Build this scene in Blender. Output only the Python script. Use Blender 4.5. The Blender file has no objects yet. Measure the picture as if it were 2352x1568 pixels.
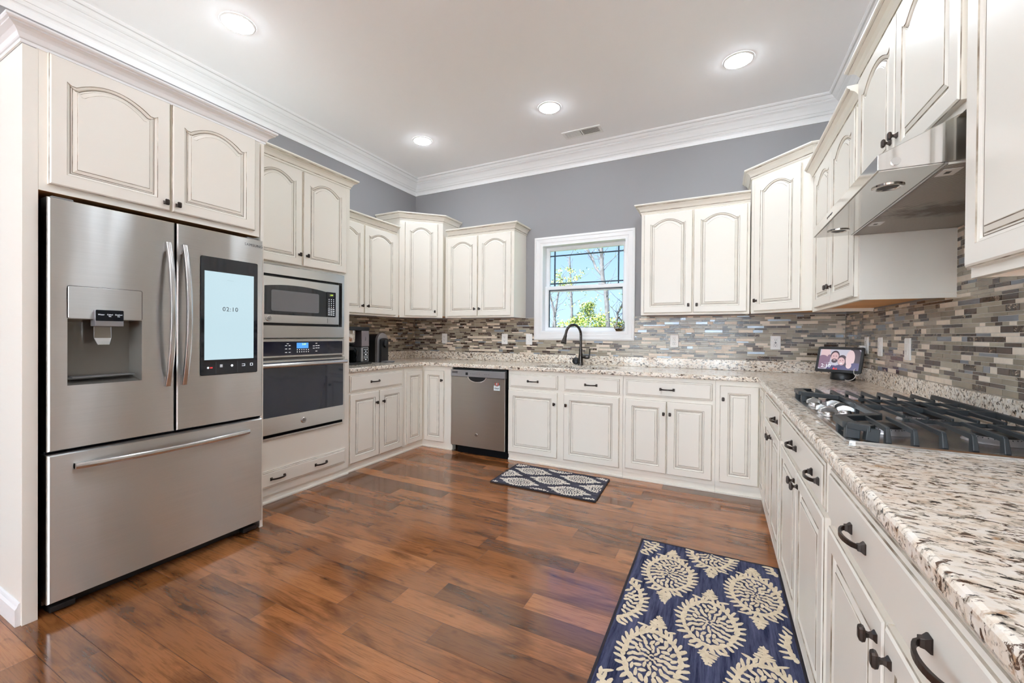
import bpy, bmesh, math, random
from mathutils import Vector, Matrix

random.seed(11)
C = bpy.context.scene.collection
SC = bpy.context.scene
PI = math.pi

# ------------------------------------------------------------------ camera
W, H = 4.39, 3.147          # kitchen width (x), ceiling height; back wall is y = 0, the camera looks towards +y
F, YAW, PIT, ROL = 957.8832, math.radians(27.2454), math.radians(-.3301), math.radians(.4302)
cam_data = bpy.data.cameras.new('camera')
cam = bpy.data.objects.new('camera', cam_data)
C.objects.link(cam)
_fh = Vector((-math.sin(YAW), math.cos(YAW), 0))
_rt = Vector((math.cos(YAW), math.sin(YAW), 0))
_up = Vector((0, 0, 1))
_fw = math.cos(PIT) * _fh + math.sin(PIT) * _up
_u2 = -math.sin(PIT) * _fh + math.cos(PIT) * _up
_r = math.cos(ROL) * _rt + math.sin(ROL) * _u2
_u = -math.sin(ROL) * _rt + math.cos(ROL) * _u2
m = Matrix.Identity(4)
for i in range(3):
    m[i][0], m[i][1], m[i][2] = _r[i], _u[i], -_fw[i]
m[0][3], m[1][3], m[2][3] = 3.4787, -4.2455, 1.2125
cam.matrix_world = m
cam_data.sensor_fit = 'HORIZONTAL'
cam_data.sensor_width = 36
cam_data.lens = 36 * F / 2352
cam_data.shift_x = (1176 - 1157.9326) / 2352
cam_data.shift_y = -(784 - 774.4328) / 2352
cam_data.clip_start = .02
SC.camera = cam

# ------------------------------------------------------------------ world, sun, exposure
SC.view_settings.view_transform = 'Standard'
SC.view_settings.look = 'None'
SC.view_settings.gamma = 1
SC.view_settings.use_curve_mapping = False
SC.view_settings.exposure = 0.95
SC.view_settings.use_white_balance = True
SC.view_settings.white_balance_temperature = 5930
SC.view_settings.white_balance_tint = 7
SC.cycles.use_denoising = True
SC.cycles.max_bounces = 12
SC.cycles.diffuse_bounces = 10
SC.cycles.glossy_bounces = 4
SC.cycles.transparent_max_bounces = 12
SC.cycles.sample_clamp_indirect = 6
SC.cycles.caustics_reflective = False
SC.cycles.caustics_refractive = False

LAMP = 60.0        # brightness of the recessed downlights
SKY_FRONT, SKY_REAR = .70, 6.2

world = bpy.data.worlds.new('sky')
SC.world = world
world.use_nodes = True
wn, wl = world.node_tree.nodes, world.node_tree.links
wn.clear()
wo = wn.new('ShaderNodeOutputWorld')
wb = wn.new('ShaderNodeBackground')
tc = wn.new('ShaderNodeTexCoord')
sep = wn.new('ShaderNodeSeparateXYZ')
wl.new(tc.outputs['Generated'], sep.inputs[0])
rz = wn.new('ShaderNodeValToRGB')           # colour by height: pale near the horizon, blue above
rz.color_ramp.elements[0].position = 0.0
rz.color_ramp.elements[0].color = (.62, .80, 1.0, 1)
rz.color_ramp.elements[1].position = .42
rz.color_ramp.elements[1].color = (.20, .42, .88, 1)
wl.new(sep.outputs['Z'], rz.inputs[0])
mr = wn.new('ShaderNodeMapRange')           # the sun stands behind the house: that half of the sky is bright and hazy
mr.inputs['From Min'].default_value = .25
mr.inputs['From Max'].default_value = -.45
wl.new(sep.outputs['Y'], mr.inputs['Value'])
mx = wn.new('ShaderNodeMix')
mx.data_type = 'RGBA'
wl.new(mr.outputs[0], mx.inputs['Factor'])
wl.new(rz.outputs[0], mx.inputs['A'])
mx.inputs['B'].default_value = (.86, .94, 1.0, 1)
st = wn.new('ShaderNodeMapRange')
st.inputs['From Min'].default_value = 0
st.inputs['From Max'].default_value = 1
st.inputs['To Min'].default_value = SKY_FRONT
st.inputs['To Max'].default_value = SKY_REAR
wl.new(mr.outputs[0], st.inputs['Value'])
wl.new(mx.outputs['Result'], wb.inputs['Color'])
wl.new(st.outputs[0], wb.inputs['Strength'])
wl.new(wb.outputs[0], wo.inputs[0])

sun_d = bpy.data.lights.new('sun', 'SUN')
sun_d.energy = 36.0
sun_d.angle = .01
sun_d.color = (1, .97, .92)
sun = bpy.data.objects.new('sun', sun_d)
sun.rotation_euler = (math.radians(38), 0, math.radians(-25))
sun.location = (2, -20, 20)
C.objects.link(sun)


# ------------------------------------------------------------------ materials
def _mat(name):
    mt = bpy.data.materials.new(name)
    mt.use_nodes = True
    return mt, mt.node_tree.nodes, mt.node_tree.links, mt.node_tree.nodes['Principled BSDF']


def srgb(r, g, b):
    f = lambda c: (c / 255) / 12.92 if c <= 10 else ((c / 255 + .055) / 1.055) ** 2.4
    return (f(r), f(g), f(b), 1)


def plain(name, col, rough=.5, metal=0, spec=.5, emit=None, estr=0, noise=0, nscale=8, coat=0, bump=0, bscale=200):
    mt, n, l, b = _mat(name)
    b.inputs['Base Color'].default_value = col
    b.inputs['Roughness'].default_value = rough
    b.inputs['Metallic'].default_value = metal
    b.inputs['Specular IOR Level'].default_value = spec
    b.inputs['Coat Weight'].default_value = coat
    if emit:
        b.inputs['Emission Color'].default_value = emit
        b.inputs['Emission Strength'].default_value = estr
    if noise or bump:
        t = n.new('ShaderNodeTexCoord')
    if noise:
        nz = n.new('ShaderNodeTexNoise')
        nz.inputs['Scale'].default_value = nscale
        nz.inputs['Detail'].default_value = 4
        l.new(t.outputs['Object'], nz.inputs['Vector'])
        r = n.new('ShaderNodeValToRGB')
        r.color_ramp.elements[0].position = .3
        r.color_ramp.elements[1].position = .7
        r.color_ramp.elements[0].color = tuple(c * (1 - noise) for c in col[:3]) + (1,)
        r.color_ramp.elements[1].color = tuple(min(1, c * (1 + noise)) for c in col[:3]) + (1,)
        l.new(nz.outputs['Fac'], r.inputs[0])
        l.new(r.outputs[0], b.inputs['Base Color'])
    if bump:
        nb = n.new('ShaderNodeTexNoise')
        nb.inputs['Scale'].default_value = bscale
        l.new(t.outputs['Object'], nb.inputs['Vector'])
        bp = n.new('ShaderNodeBump')
        bp.inputs['Strength'].default_value = bump
        bp.inputs['Distance'].default_value = .002
        l.new(nb.outputs['Fac'], bp.inputs['Height'])
        l.new(bp.outputs[0], b.inputs['Normal'])
    return mt


def steel_mat(name, col, rough=.3, aniso=.6, wave=.0):
    mt, n, l, b = _mat(name)
    b.inputs['Metallic'].default_value = 1
    b.inputs['Roughness'].default_value = rough
    b.inputs['Anisotropic'].default_value = aniso
    b.inputs['Anisotropic Rotation'].default_value = .25
    tg = n.new('ShaderNodeTangent')
    tg.direction_type = 'UV_MAP'
    tg.uv_map = 'UVMap'
    l.new(tg.outputs[0], b.inputs['Tangent'])
    uv = n.new('ShaderNodeUVMap')
    uv.uv_map = 'UVMap'
    mp = n.new('ShaderNodeMapping')
    mp.inputs['Scale'].default_value = (3, 900, 1)
    l.new(uv.outputs[0], mp.inputs[0])
    nz = n.new('ShaderNodeTexNoise')
    nz.inputs['Scale'].default_value = 1
    nz.inputs['Detail'].default_value = 3
    l.new(mp.outputs[0], nz.inputs['Vector'])
    r = n.new('ShaderNodeValToRGB')
    r.color_ramp.elements[0].position = .25
    r.color_ramp.elements[1].position = .75
    r.color_ramp.elements[0].color = tuple(c * .93 for c in col[:3]) + (1,)
    r.color_ramp.elements[1].color = tuple(min(1, c * 1.06) for c in col[:3]) + (1,)
    l.new(nz.outputs['Fac'], r.inputs[0])
    l.new(r.outputs[0], b.inputs['Base Color'])
    if wave:                                  # the sheet is never quite flat
        mp2 = n.new('ShaderNodeMapping')
        mp2.inputs['Scale'].default_value = (5, 1.6, 1)
        l.new(uv.outputs[0], mp2.inputs[0])
        n2 = n.new('ShaderNodeTexNoise')
        n2.inputs['Scale'].default_value = 1.3
        n2.inputs['Detail'].default_value = 1
        l.new(mp2.outputs[0], n2.inputs['Vector'])
        bp = n.new('ShaderNodeBump')
        bp.inputs['Strength'].default_value = wave
        bp.inputs['Distance'].default_value = .02
        l.new(n2.outputs['Fac'], bp.inputs['Height'])
        l.new(bp.outputs[0], b.inputs['Normal'])
    return mt


def glaze_mat():
    mt, n, l, b = _mat('brown_glaze')
    t = n.new('ShaderNodeTexCoord')
    nz = n.new('ShaderNodeTexNoise')
    nz.inputs['Scale'].default_value = 14
    nz.inputs['Detail'].default_value = 5
    l.new(t.outputs['Object'], nz.inputs['Vector'])
    r = n.new('ShaderNodeValToRGB')
    r.color_ramp.elements[0].position = .38
    r.color_ramp.elements[1].position = .66
    r.color_ramp.elements[0].color = srgb(122, 108, 90)
    r.color_ramp.elements[1].color = srgb(206, 198, 182)
    l.new(nz.outputs['Fac'], r.inputs[0])
    l.new(r.outputs[0], b.inputs['Base Color'])
    b.inputs['Roughness'].default_value = .5
    return mt


def granite_mat():
    mt, n, l, b = _mat('granite')
    t = n.new('ShaderNodeTexCoord')
    mp = n.new('ShaderNodeMapping')
    mp.inputs['Scale'].default_value = (.72, 1.2, 1.1)
    mp.inputs['Rotation'].default_value = (0, 0, .25)
    l.new(t.outputs['Object'], mp.inputs[0])

    def noise(scale, detail=6, rough=.6, dist=0.):
        z = n.new('ShaderNodeTexNoise')
        z.inputs['Scale'].default_value = scale
        z.inputs['Detail'].default_value = detail
        z.inputs['Roughness'].default_value = rough
        z.inputs['Distortion'].default_value = dist
        l.new(mp.outputs[0], z.inputs['Vector'])
        return z.outputs['Fac']

    def ramp(src, stops):
        r = n.new('ShaderNodeValToRGB')
        while len(r.color_ramp.elements) < len(stops):
            r.color_ramp.elements.new(.5)
        for e, (p, c) in zip(r.color_ramp.elements, stops):
            e.position, e.color = p, c
        l.new(src, r.inputs[0])
        return r.outputs[0]

    def mix(f, a, c):
        k = n.new('ShaderNodeMix')
        k.data_type = 'RGBA'
        l.new(f, k.inputs['Factor'])
        l.new(a, k.inputs['A'])
        if isinstance(c, tuple):
            k.inputs['B'].default_value = c
        else:
            l.new(c, k.inputs['B'])
        return k.outputs['Result']
    bw = lambda a, z: [(a, (0, 0, 0, 1)), (z, (1, 1, 1, 1))]
    base = ramp(noise(38, 5), [(.30, srgb(206, 184, 160)), (.46, srgb(238, 228, 212)), (.66, srgb(244, 240, 232))])
    grey = ramp(noise(70, 4), bw(.53, .60))
    c1 = mix(grey, base, srgb(186, 176, 160))
    tan = ramp(noise(21, 5, .65), bw(.60, .70))
    c2 = mix(tan, c1, srgb(176, 138, 96))
    big = ramp(noise(9, 3), bw(.38, .62))
    fl = ramp(noise(58, 8, .62, .7), bw(.575, .61))
    c3 = mix(fl, c2, srgb(88, 66, 50))
    dk = ramp(noise(70, 6, .62, .5), bw(.60, .628))
    c4 = mix(dk, c3, srgb(34, 30, 30))
    l.new(c4, b.inputs['Base Color'])
    b.inputs['Roughness'].default_value = .12
    return mt


def emperador_mat():
    mt, n, l, b = _mat('dark_marble_tile')
    t = n.new('ShaderNodeTexCoord')
    nz = n.new('ShaderNodeTexNoise')
    nz.inputs['Scale'].default_value = 45
    nz.inputs['Detail'].default_value = 8
    nz.inputs['Distortion'].default_value = 1.5
    l.new(t.outputs['Object'], nz.inputs['Vector'])
    r = n.new('ShaderNodeValToRGB')
    e = r.color_ramp.elements
    e[0].position, e[0].color = .42, srgb(48, 38, 33)
    e[1].position, e[1].color = .60, srgb(92, 72, 56)
    k = e.new(.66)
    k.color = srgb(190, 176, 156)
    l.new(nz.outputs['Fac'], r.inputs[0])
    l.new(r.outputs[0], b.inputs['Base Color'])
    b.inputs['Roughness'].default_value = .15
    return mt


def floor_mat():
    """Boards carry a random number each (colour attribute 'board': r tone, g offset, b knots)."""
    mt, n, l, b = _mat('wood_plank')
    at = n.new('ShaderNodeVertexColor')
    at.layer_name = 'board'
    sp = n.new('ShaderNodeSeparateColor')
    l.new(at.outputs[0], sp.inputs[0])
    t = n.new('ShaderNodeTexCoord')
    off = n.new('ShaderNodeCombineXYZ')
    k = n.new('ShaderNodeMath')
    k.operation = 'MULTIPLY'
    k.inputs[1].default_value = 37
    l.new(sp.outputs[1], k.inputs[0])
    l.new(k.outputs[0], off.inputs[0])
    l.new(k.outputs[0], off.inputs[2])
    add = n.new('ShaderNodeVectorMath')
    l.new(t.outputs['Object'], add.inputs[0])
    l.new(off.outputs[0], add.inputs[1])

    def noise(sc, scale, detail=5, rough=.6, dist=0.):
        mp = n.new('ShaderNodeMapping')
        mp.inputs['Scale'].default_value = sc
        l.new(add.outputs[0], mp.inputs[0])
        z = n.new('ShaderNodeTexNoise')
        z.inputs['Scale'].default_value = scale
        z.inputs['Detail'].default_value = detail
        z.inputs['Roughness'].default_value = rough
        z.inputs['Distortion'].default_value = dist
        l.new(mp.outputs[0], z.inputs['Vector'])
        return z.outputs['Fac']

    def ramp(src, stops):
        r = n.new('ShaderNodeValToRGB')
        while len(r.color_ramp.elements) < len(stops):
            r.color_ramp.elements.new(.5)
        for e, (p, c) in zip(r.color_ramp.elements, stops):
            e.position, e.color = p, c
        l.new(src, r.inputs[0])
        return r.outputs[0]

    def mix(f, a, c, kind='MIX'):
        q = n.new('ShaderNodeMix')
        q.data_type = 'RGBA'
        q.blend_type = kind
        if isinstance(f, float):
            q.inputs['Factor'].default_value = f
        else:
            l.new(f, q.inputs['Factor'])
        l.new(a, q.inputs['A'])
        if isinstance(c, tuple):
            q.inputs['B'].default_value = c
        else:
            l.new(c, q.inputs['B'])
        return q.outputs['Result']
    tone = ramp(sp.outputs[0], [(0, srgb(108, 68, 38)), (.25, srgb(136, 86, 46)), (.65, srgb(152, 97, 54)), (1, srgb(170, 113, 68))])
    broad = ramp(noise((1.1, 5, 1), 2.2, 4, .6, .5), [(.32, (.42, .38, .36, 1)), (.52, (1, 1, 1, 1)), (.8, (1.1, 1.08, 1.05, 1))])
    c1 = mix(1.0, tone, broad, 'MULTIPLY')
    grain = ramp(noise((2.2, 42, 1), 3.2, 6, .65, .7), [(.34, (.56, .52, .5, 1)), (.52, (1, 1, 1, 1))])
    c2 = mix(.75, c1, grain, 'MULTIPLY')
    knot = ramp(noise((2.2, 5.5, 1), 2.6, 3, .5, .2), [(.64, (1, 1, 1, 1)), (.78, (.28, .25, .24, 1))])
    c3 = mix(1.0, c2, knot, 'MULTIPLY')
    l.new(c3, b.inputs['Base Color'])
    rr = n.new('ShaderNodeMapRange')
    rr.inputs['To Min'].default_value = .10
    rr.inputs['To Max'].default_value = .22
    l.new(noise((1, 3, 1), 2.5), rr.inputs['Value'])
    l.new(rr.outputs[0], b.inputs['Roughness'])
    b.inputs['Specular IOR Level'].default_value = .7
    b.inputs['Coat Weight'].default_value = .35
    b.inputs['Coat Roughness'].default_value = .08
    bp = n.new('ShaderNodeBump')
    bp.inputs['Strength'].default_value = .10
    bp.inputs['Distance'].default_value = .002
    l.new(noise((2.0, 30, 1), 3), bp.inputs['Height'])
    l.new(bp.outputs[0], b.inputs['Normal'])
    return mt


def streak_mat(name, c0, c1, scale):
    mt, n, l, b = _mat(name)
    t = n.new('ShaderNodeTexCoord')
    mp = n.new('ShaderNodeMapping')
    mp.inputs['Scale'].default_value = scale
    l.new(t.outputs['Object'], mp.inputs[0])
    nz = n.new('ShaderNodeTexNoise')
    nz.inputs['Scale'].default_value = 1
    nz.inputs['Detail'].default_value = 6
    nz.inputs['Roughness'].default_value = .7
    l.new(mp.outputs[0], nz.inputs['Vector'])
    r = n.new('ShaderNodeValToRGB')
    r.color_ramp.elements[0].position = .36
    r.color_ramp.elements[1].position = .64
    r.color_ramp.elements[0].color = c0
    r.color_ramp.elements[1].color = c1
    l.new(nz.outputs['Fac'], r.inputs[0])
    l.new(r.outputs[0], b.inputs['Base Color'])
    b.inputs['Roughness'].default_value = .95
    b.inputs['Specular IOR Level'].default_value = .1
    bn = n.new('ShaderNodeTexNoise')
    bn.inputs['Scale'].default_value = 420
    l.new(t.outputs['Object'], bn.inputs['Vector'])
    bp = n.new('ShaderNodeBump')
    bp.inputs['Strength'].default_value = .5
    bp.inputs['Distance'].default_value = .003
    l.new(bn.outputs['Fac'], bp.inputs['Height'])
    l.new(bp.outputs[0], b.inputs['Normal'])
    return mt


def glass_mat(name, tint=(1, 1, 1, 1), gloss=.08):
    mt = bpy.data.materials.new(name)
    mt.use_nodes = True
    n, l = mt.node_tree.nodes, mt.node_tree.links
    n.clear()
    o = n.new('ShaderNodeOutputMaterial')
    tr = n.new('ShaderNodeBsdfTransparent')
    tr.inputs[0].default_value = tint
    gl = n.new('ShaderNodeBsdfGlossy')
    gl.inputs['Roughness'].default_value = .02
    mx_ = n.new('ShaderNodeMixShader')
    fr = n.new('ShaderNodeFresnel')
    fr.inputs[0].default_value = 1.09
    l.new(fr.outputs[0], mx_.inputs[0])
    l.new(tr.outputs[0], mx_.inputs[1])
    l.new(gl.outputs[0], mx_.inputs[2])
    l.new(mx_.outputs[0], o.inputs[0])
    return mt


def filter_mat():
    """Ribbed aluminium grease filter with baked-on grease stains."""
    mt, n, l, b = _mat('grease_filter')
    t = n.new('ShaderNodeTexCoord')
    wv = n.new('ShaderNodeTexWave')
    wv.wave_type = 'BANDS'
    wv.bands_direction = 'X'
    wv.inputs['Scale'].default_value = 38
    l.new(t.outputs['Object'], wv.inputs['Vector'])
    r = n.new('ShaderNodeValToRGB')
    r.color_ramp.elements[0].position = .25
    r.color_ramp.elements[1].position = .6
    r.color_ramp.elements[0].color = srgb(120, 112, 104)
    r.color_ramp.elements[1].color = srgb(196, 190, 180)
    l.new(wv.outputs['Fac'], r.inputs[0])
    # two blots
    gr = n.new('ShaderNodeVectorMath')
    gr.operation = 'DISTANCE'
    sc = n.new('ShaderNodeMapping')
    sc.inputs['Scale'].default_value = (2.2, 1.25, 0)
    l.new(t.outputs['Object'], sc.inputs[0])
    l.new(sc.outputs[0], gr.inputs[0])
    gr.inputs[1].default_value = (.37 * 2.2, .37 * 1.25, 0)
    nz = n.new('ShaderNodeTexNoise')
    nz.inputs['Scale'].default_value = 22
    nz.inputs['Detail'].default_value = 8
    l.new(t.outputs['Object'], nz.inputs['Vector'])
    ad = n.new('ShaderNodeMath')
    ad.operation = 'MULTIPLY_ADD'
    l.new(nz.outputs['Fac'], ad.inputs[0])
    ad.inputs[1].default_value = .45
    l.new(gr.outputs['Value'], ad.inputs[2])
    r2 = n.new('ShaderNodeValToRGB')
    r2.color_ramp.elements[0].position = .34
    r2.color_ramp.elements[1].position = .52
    r2.color_ramp.elements[0].color = (.75, .75, .75, 1)
    r2.color_ramp.elements[1].color = (0, 0, 0, 1)
    l.new(ad.outputs[0], r2.inputs[0])
    q = n.new('ShaderNodeMix')
    q.data_type = 'RGBA'
    l.new(r2.outputs[0], q.inputs['Factor'])
    l.new(r.outputs[0], q.inputs['A'])
    q.inputs['B'].default_value = srgb(66, 48, 30)
    l.new(q.outputs['Result'], b.inputs['Base Color'])
    b.inputs['Metallic'].default_value = .25
    b.inputs['Roughness'].default_value = .42
    bp = n.new('ShaderNodeBump')
    bp.inputs['Strength'].default_value = .6
    bp.inputs['Distance'].default_value = .004
    l.new(wv.outputs['Fac'], bp.inputs['Height'])
    l.new(bp.outputs[0], b.inputs['Normal'])
    return mt


M = {
    'cream': plain('cream_paint', srgb(240, 236, 226), .34, spec=.4),
    'glaze': glaze_mat(),
    'glaze_dark': plain('dark_glaze', srgb(112, 98, 80), .5),
    'maple': plain('maple_underside', srgb(214, 160, 100), .5, noise=.12, nscale=6),
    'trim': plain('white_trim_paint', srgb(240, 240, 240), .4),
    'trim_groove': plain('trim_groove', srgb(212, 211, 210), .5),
    'ceiling': plain('ceiling_paint', srgb(250, 250, 251), .85, spec=.2),
    'wall': plain('grey_wall_paint', srgb(148, 147, 149), .65, spec=.3, bump=.05, bscale=90),
    'floor': floor_mat(),
    'seam': plain('board_seam', srgb(58, 38, 26), .6),
    'granite': granite_mat(),
    'steel': steel_mat('brushed_steel', (.62, .615, .60, 1), .30, 1.0, .12),
    'steel_flat': steel_mat('satin_steel', (.60, .59, .575, 1), .24, .3, .03),
    'steel_dark': plain('dark_steel', (.16, .155, .15, 1), .35, 1),
    'steel_mid': steel_mat('grey_steel', (.42, .415, .41, 1), .3, .5, .04),
    'polished': plain('polished_steel', (.66, .65, .63, 1), .09, 1),
    'chrome': plain('chrome', (.78, .77, .75, 1), .12, 1),
    'bronze': plain('oil_rubbed_bronze', (.052, .040, .034, 1), .32, .75, noise=.4, nscale=40),
    'faucet': plain('faucet_bronze', (.075, .066, .060, 1), .24, .85, noise=.25, nscale=30),
    'iron': plain('cast_iron', (.020, .026, .030, 1), .42, .0, spec=.6, bump=.15, bscale=500),
    'black_glass': plain('black_glass', (.010, .012, .018, 1), .04, 0, .6),
    'navy_glass': plain('oven_black_glass', (.012, .016, .034, 1), .05, 0, .65),
    'black': plain('black_plastic', (.012, .012, .013, 1), .35),
    'black_matte': plain('black_matte', (.006, .006, .007, 1), .8, spec=.1),
    'grey_plastic': plain('grey_plastic', srgb(120, 120, 122), .4),
    'cavity': plain('dispenser_grey', srgb(128, 126, 120), .18, .5),
    'white': plain('white_plastic', srgb(240, 240, 238), .35),
    'vinyl': plain('white_vinyl', srgb(244, 246, 248), .35),
    'slot': plain('slot_dark', srgb(70, 68, 66), .5),
    'grille': plain('window_grille', srgb(48, 66, 78), .5),
    'letter': plain('white_lettering', srgb(225, 228, 230), .5, emit=(1, 1, 1, 1), estr=.25),
    'letter_grey': plain('grey_lettering', srgb(96, 98, 100), .5),
    'screen': plain('lit_screen', (.02, .02, .02, 1), .15, emit=srgb(205, 224, 226), estr=.52),
    'lcd_blue': plain('blue_display', (.01, .02, .04, 1), .2, emit=srgb(80, 140, 205), estr=.8),
    'lcd_green': plain('green_digits', (.01, .02, .01, 1), .2, emit=srgb(190, 220, 60), estr=1.0),
    'red': plain('red_mark', srgb(210, 60, 60), .5, emit=srgb(210, 60, 60), estr=.4),
    'lamp': plain('downlight_glow', (1, 1, 1, 1), .5, emit=(.95, .975, 1, 1), estr=LAMP),
    'glass': glass_mat('window_glass'),
    'clear': glass_mat('clear_glass', (.93, .96, .95, 1)),
    'carafe': glass_mat('carafe_glass', (.55, .58, .58, 1)),
    'filter': filter_mat(),
    'silver': plain('silver_plastic', srgb(172, 172, 176), .28, .7),
    'purple_silver': plain('brushed_silver_panel', srgb(150, 144, 150), .3, .7),
    'navy': streak_mat('navy_pile', srgb(32, 37, 64), srgb(90, 93, 120), (45, 3.5, 1)),
    'slate': streak_mat('slate_pile', srgb(52, 52, 62), srgb(88, 88, 102), (6, 30, 1)),
    'cream_pile': streak_mat('cream_pile', srgb(206, 190, 162), srgb(226, 212, 186), (30, 30, 1)),
    'white_pile': streak_mat('white_pile', srgb(214, 206, 194), srgb(240, 234, 224), (40, 40, 1)),
    'rug_edge': plain('rug_binding', srgb(40, 36, 42), .9),
    'soil': plain('soil', srgb(74, 54, 38), .9, noise=.4, nscale=60),
    'leaf': plain('leaf_green', srgb(98, 140, 62), .5),
    'brass': plain('thin_brass', srgb(170, 140, 80), .3, .9),
    'bark': plain('bark', srgb(40, 38, 38), .9, noise=.55, nscale=9),
    'leaf_a': plain('bush_leaf', srgb(66, 84, 10), .6, noise=.35, nscale=3),
    'leaf_b': plain('bush_leaf_dark', srgb(34, 54, 12), .6, noise=.35, nscale=3),
    'leaf_c': plain('yellow_leaf', srgb(110, 108, 20), .6, noise=.25, nscale=3),
    'bounce_ground': plain('pale_bounce_ground', srgb(222, 220, 216), .8, noise=.08, nscale=1),  # kept pale so the unseen ground throws sunlight up to the ceiling
    'lawn': plain('lawn', srgb(56, 74, 32), .9, noise=.3, nscale=2),
    'grout': plain('grout', srgb(206, 200, 190), .8),
    't_taupe': plain('taupe_glass_tile', srgb(146, 136, 118), .2, noise=.08, nscale=20),
    't_olive': plain('light_taupe_tile', srgb(170, 161, 142), .2, noise=.08, nscale=20),
    't_cream': plain('cream_stone_tile', srgb(226, 212, 194), .35, noise=.07, nscale=40),
    't_brown': plain('brown_glass_tile', srgb(82, 68, 60), .2, noise=.12, nscale=30),
    't_dark': emperador_mat(),
    't_blue': plain('blue_grey_metal_tile', srgb(140, 146, 154), .28, .5, noise=.10, nscale=14),
    'skin': plain('photo_skin', (.02, .02, .02, 1), .2, emit=srgb(226, 180, 176), estr=.46),
    'skin2': plain('photo_skin_light', (.02, .02, .02, 1), .2, emit=srgb(238, 200, 196), estr=.46),
    'hair': plain('photo_hair', (.01, .01, .01, 1), .2, emit=srgb(70, 48, 60), estr=.45),
    'shirt': plain('photo_shirt', (.01, .01, .01, 1), .2, emit=srgb(74, 62, 110), estr=.45),
    'photo_bg': plain('photo_background', (.02, .02, .02, 1), .2, emit=srgb(206, 196, 204), estr=.46),
    'photo_mauve': plain('photo_mauve', (.02, .02, .02, 1), .2, emit=srgb(146, 110, 130), estr=.45),
    'mag_white': plain('magnet_white', srgb(228, 238, 240), .4),
    'mag_red': plain('magnet_red', srgb(176, 92, 80), .5),
    'mag_text': plain('magnet_lettering', srgb(40, 60, 70), .5),
}


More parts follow.
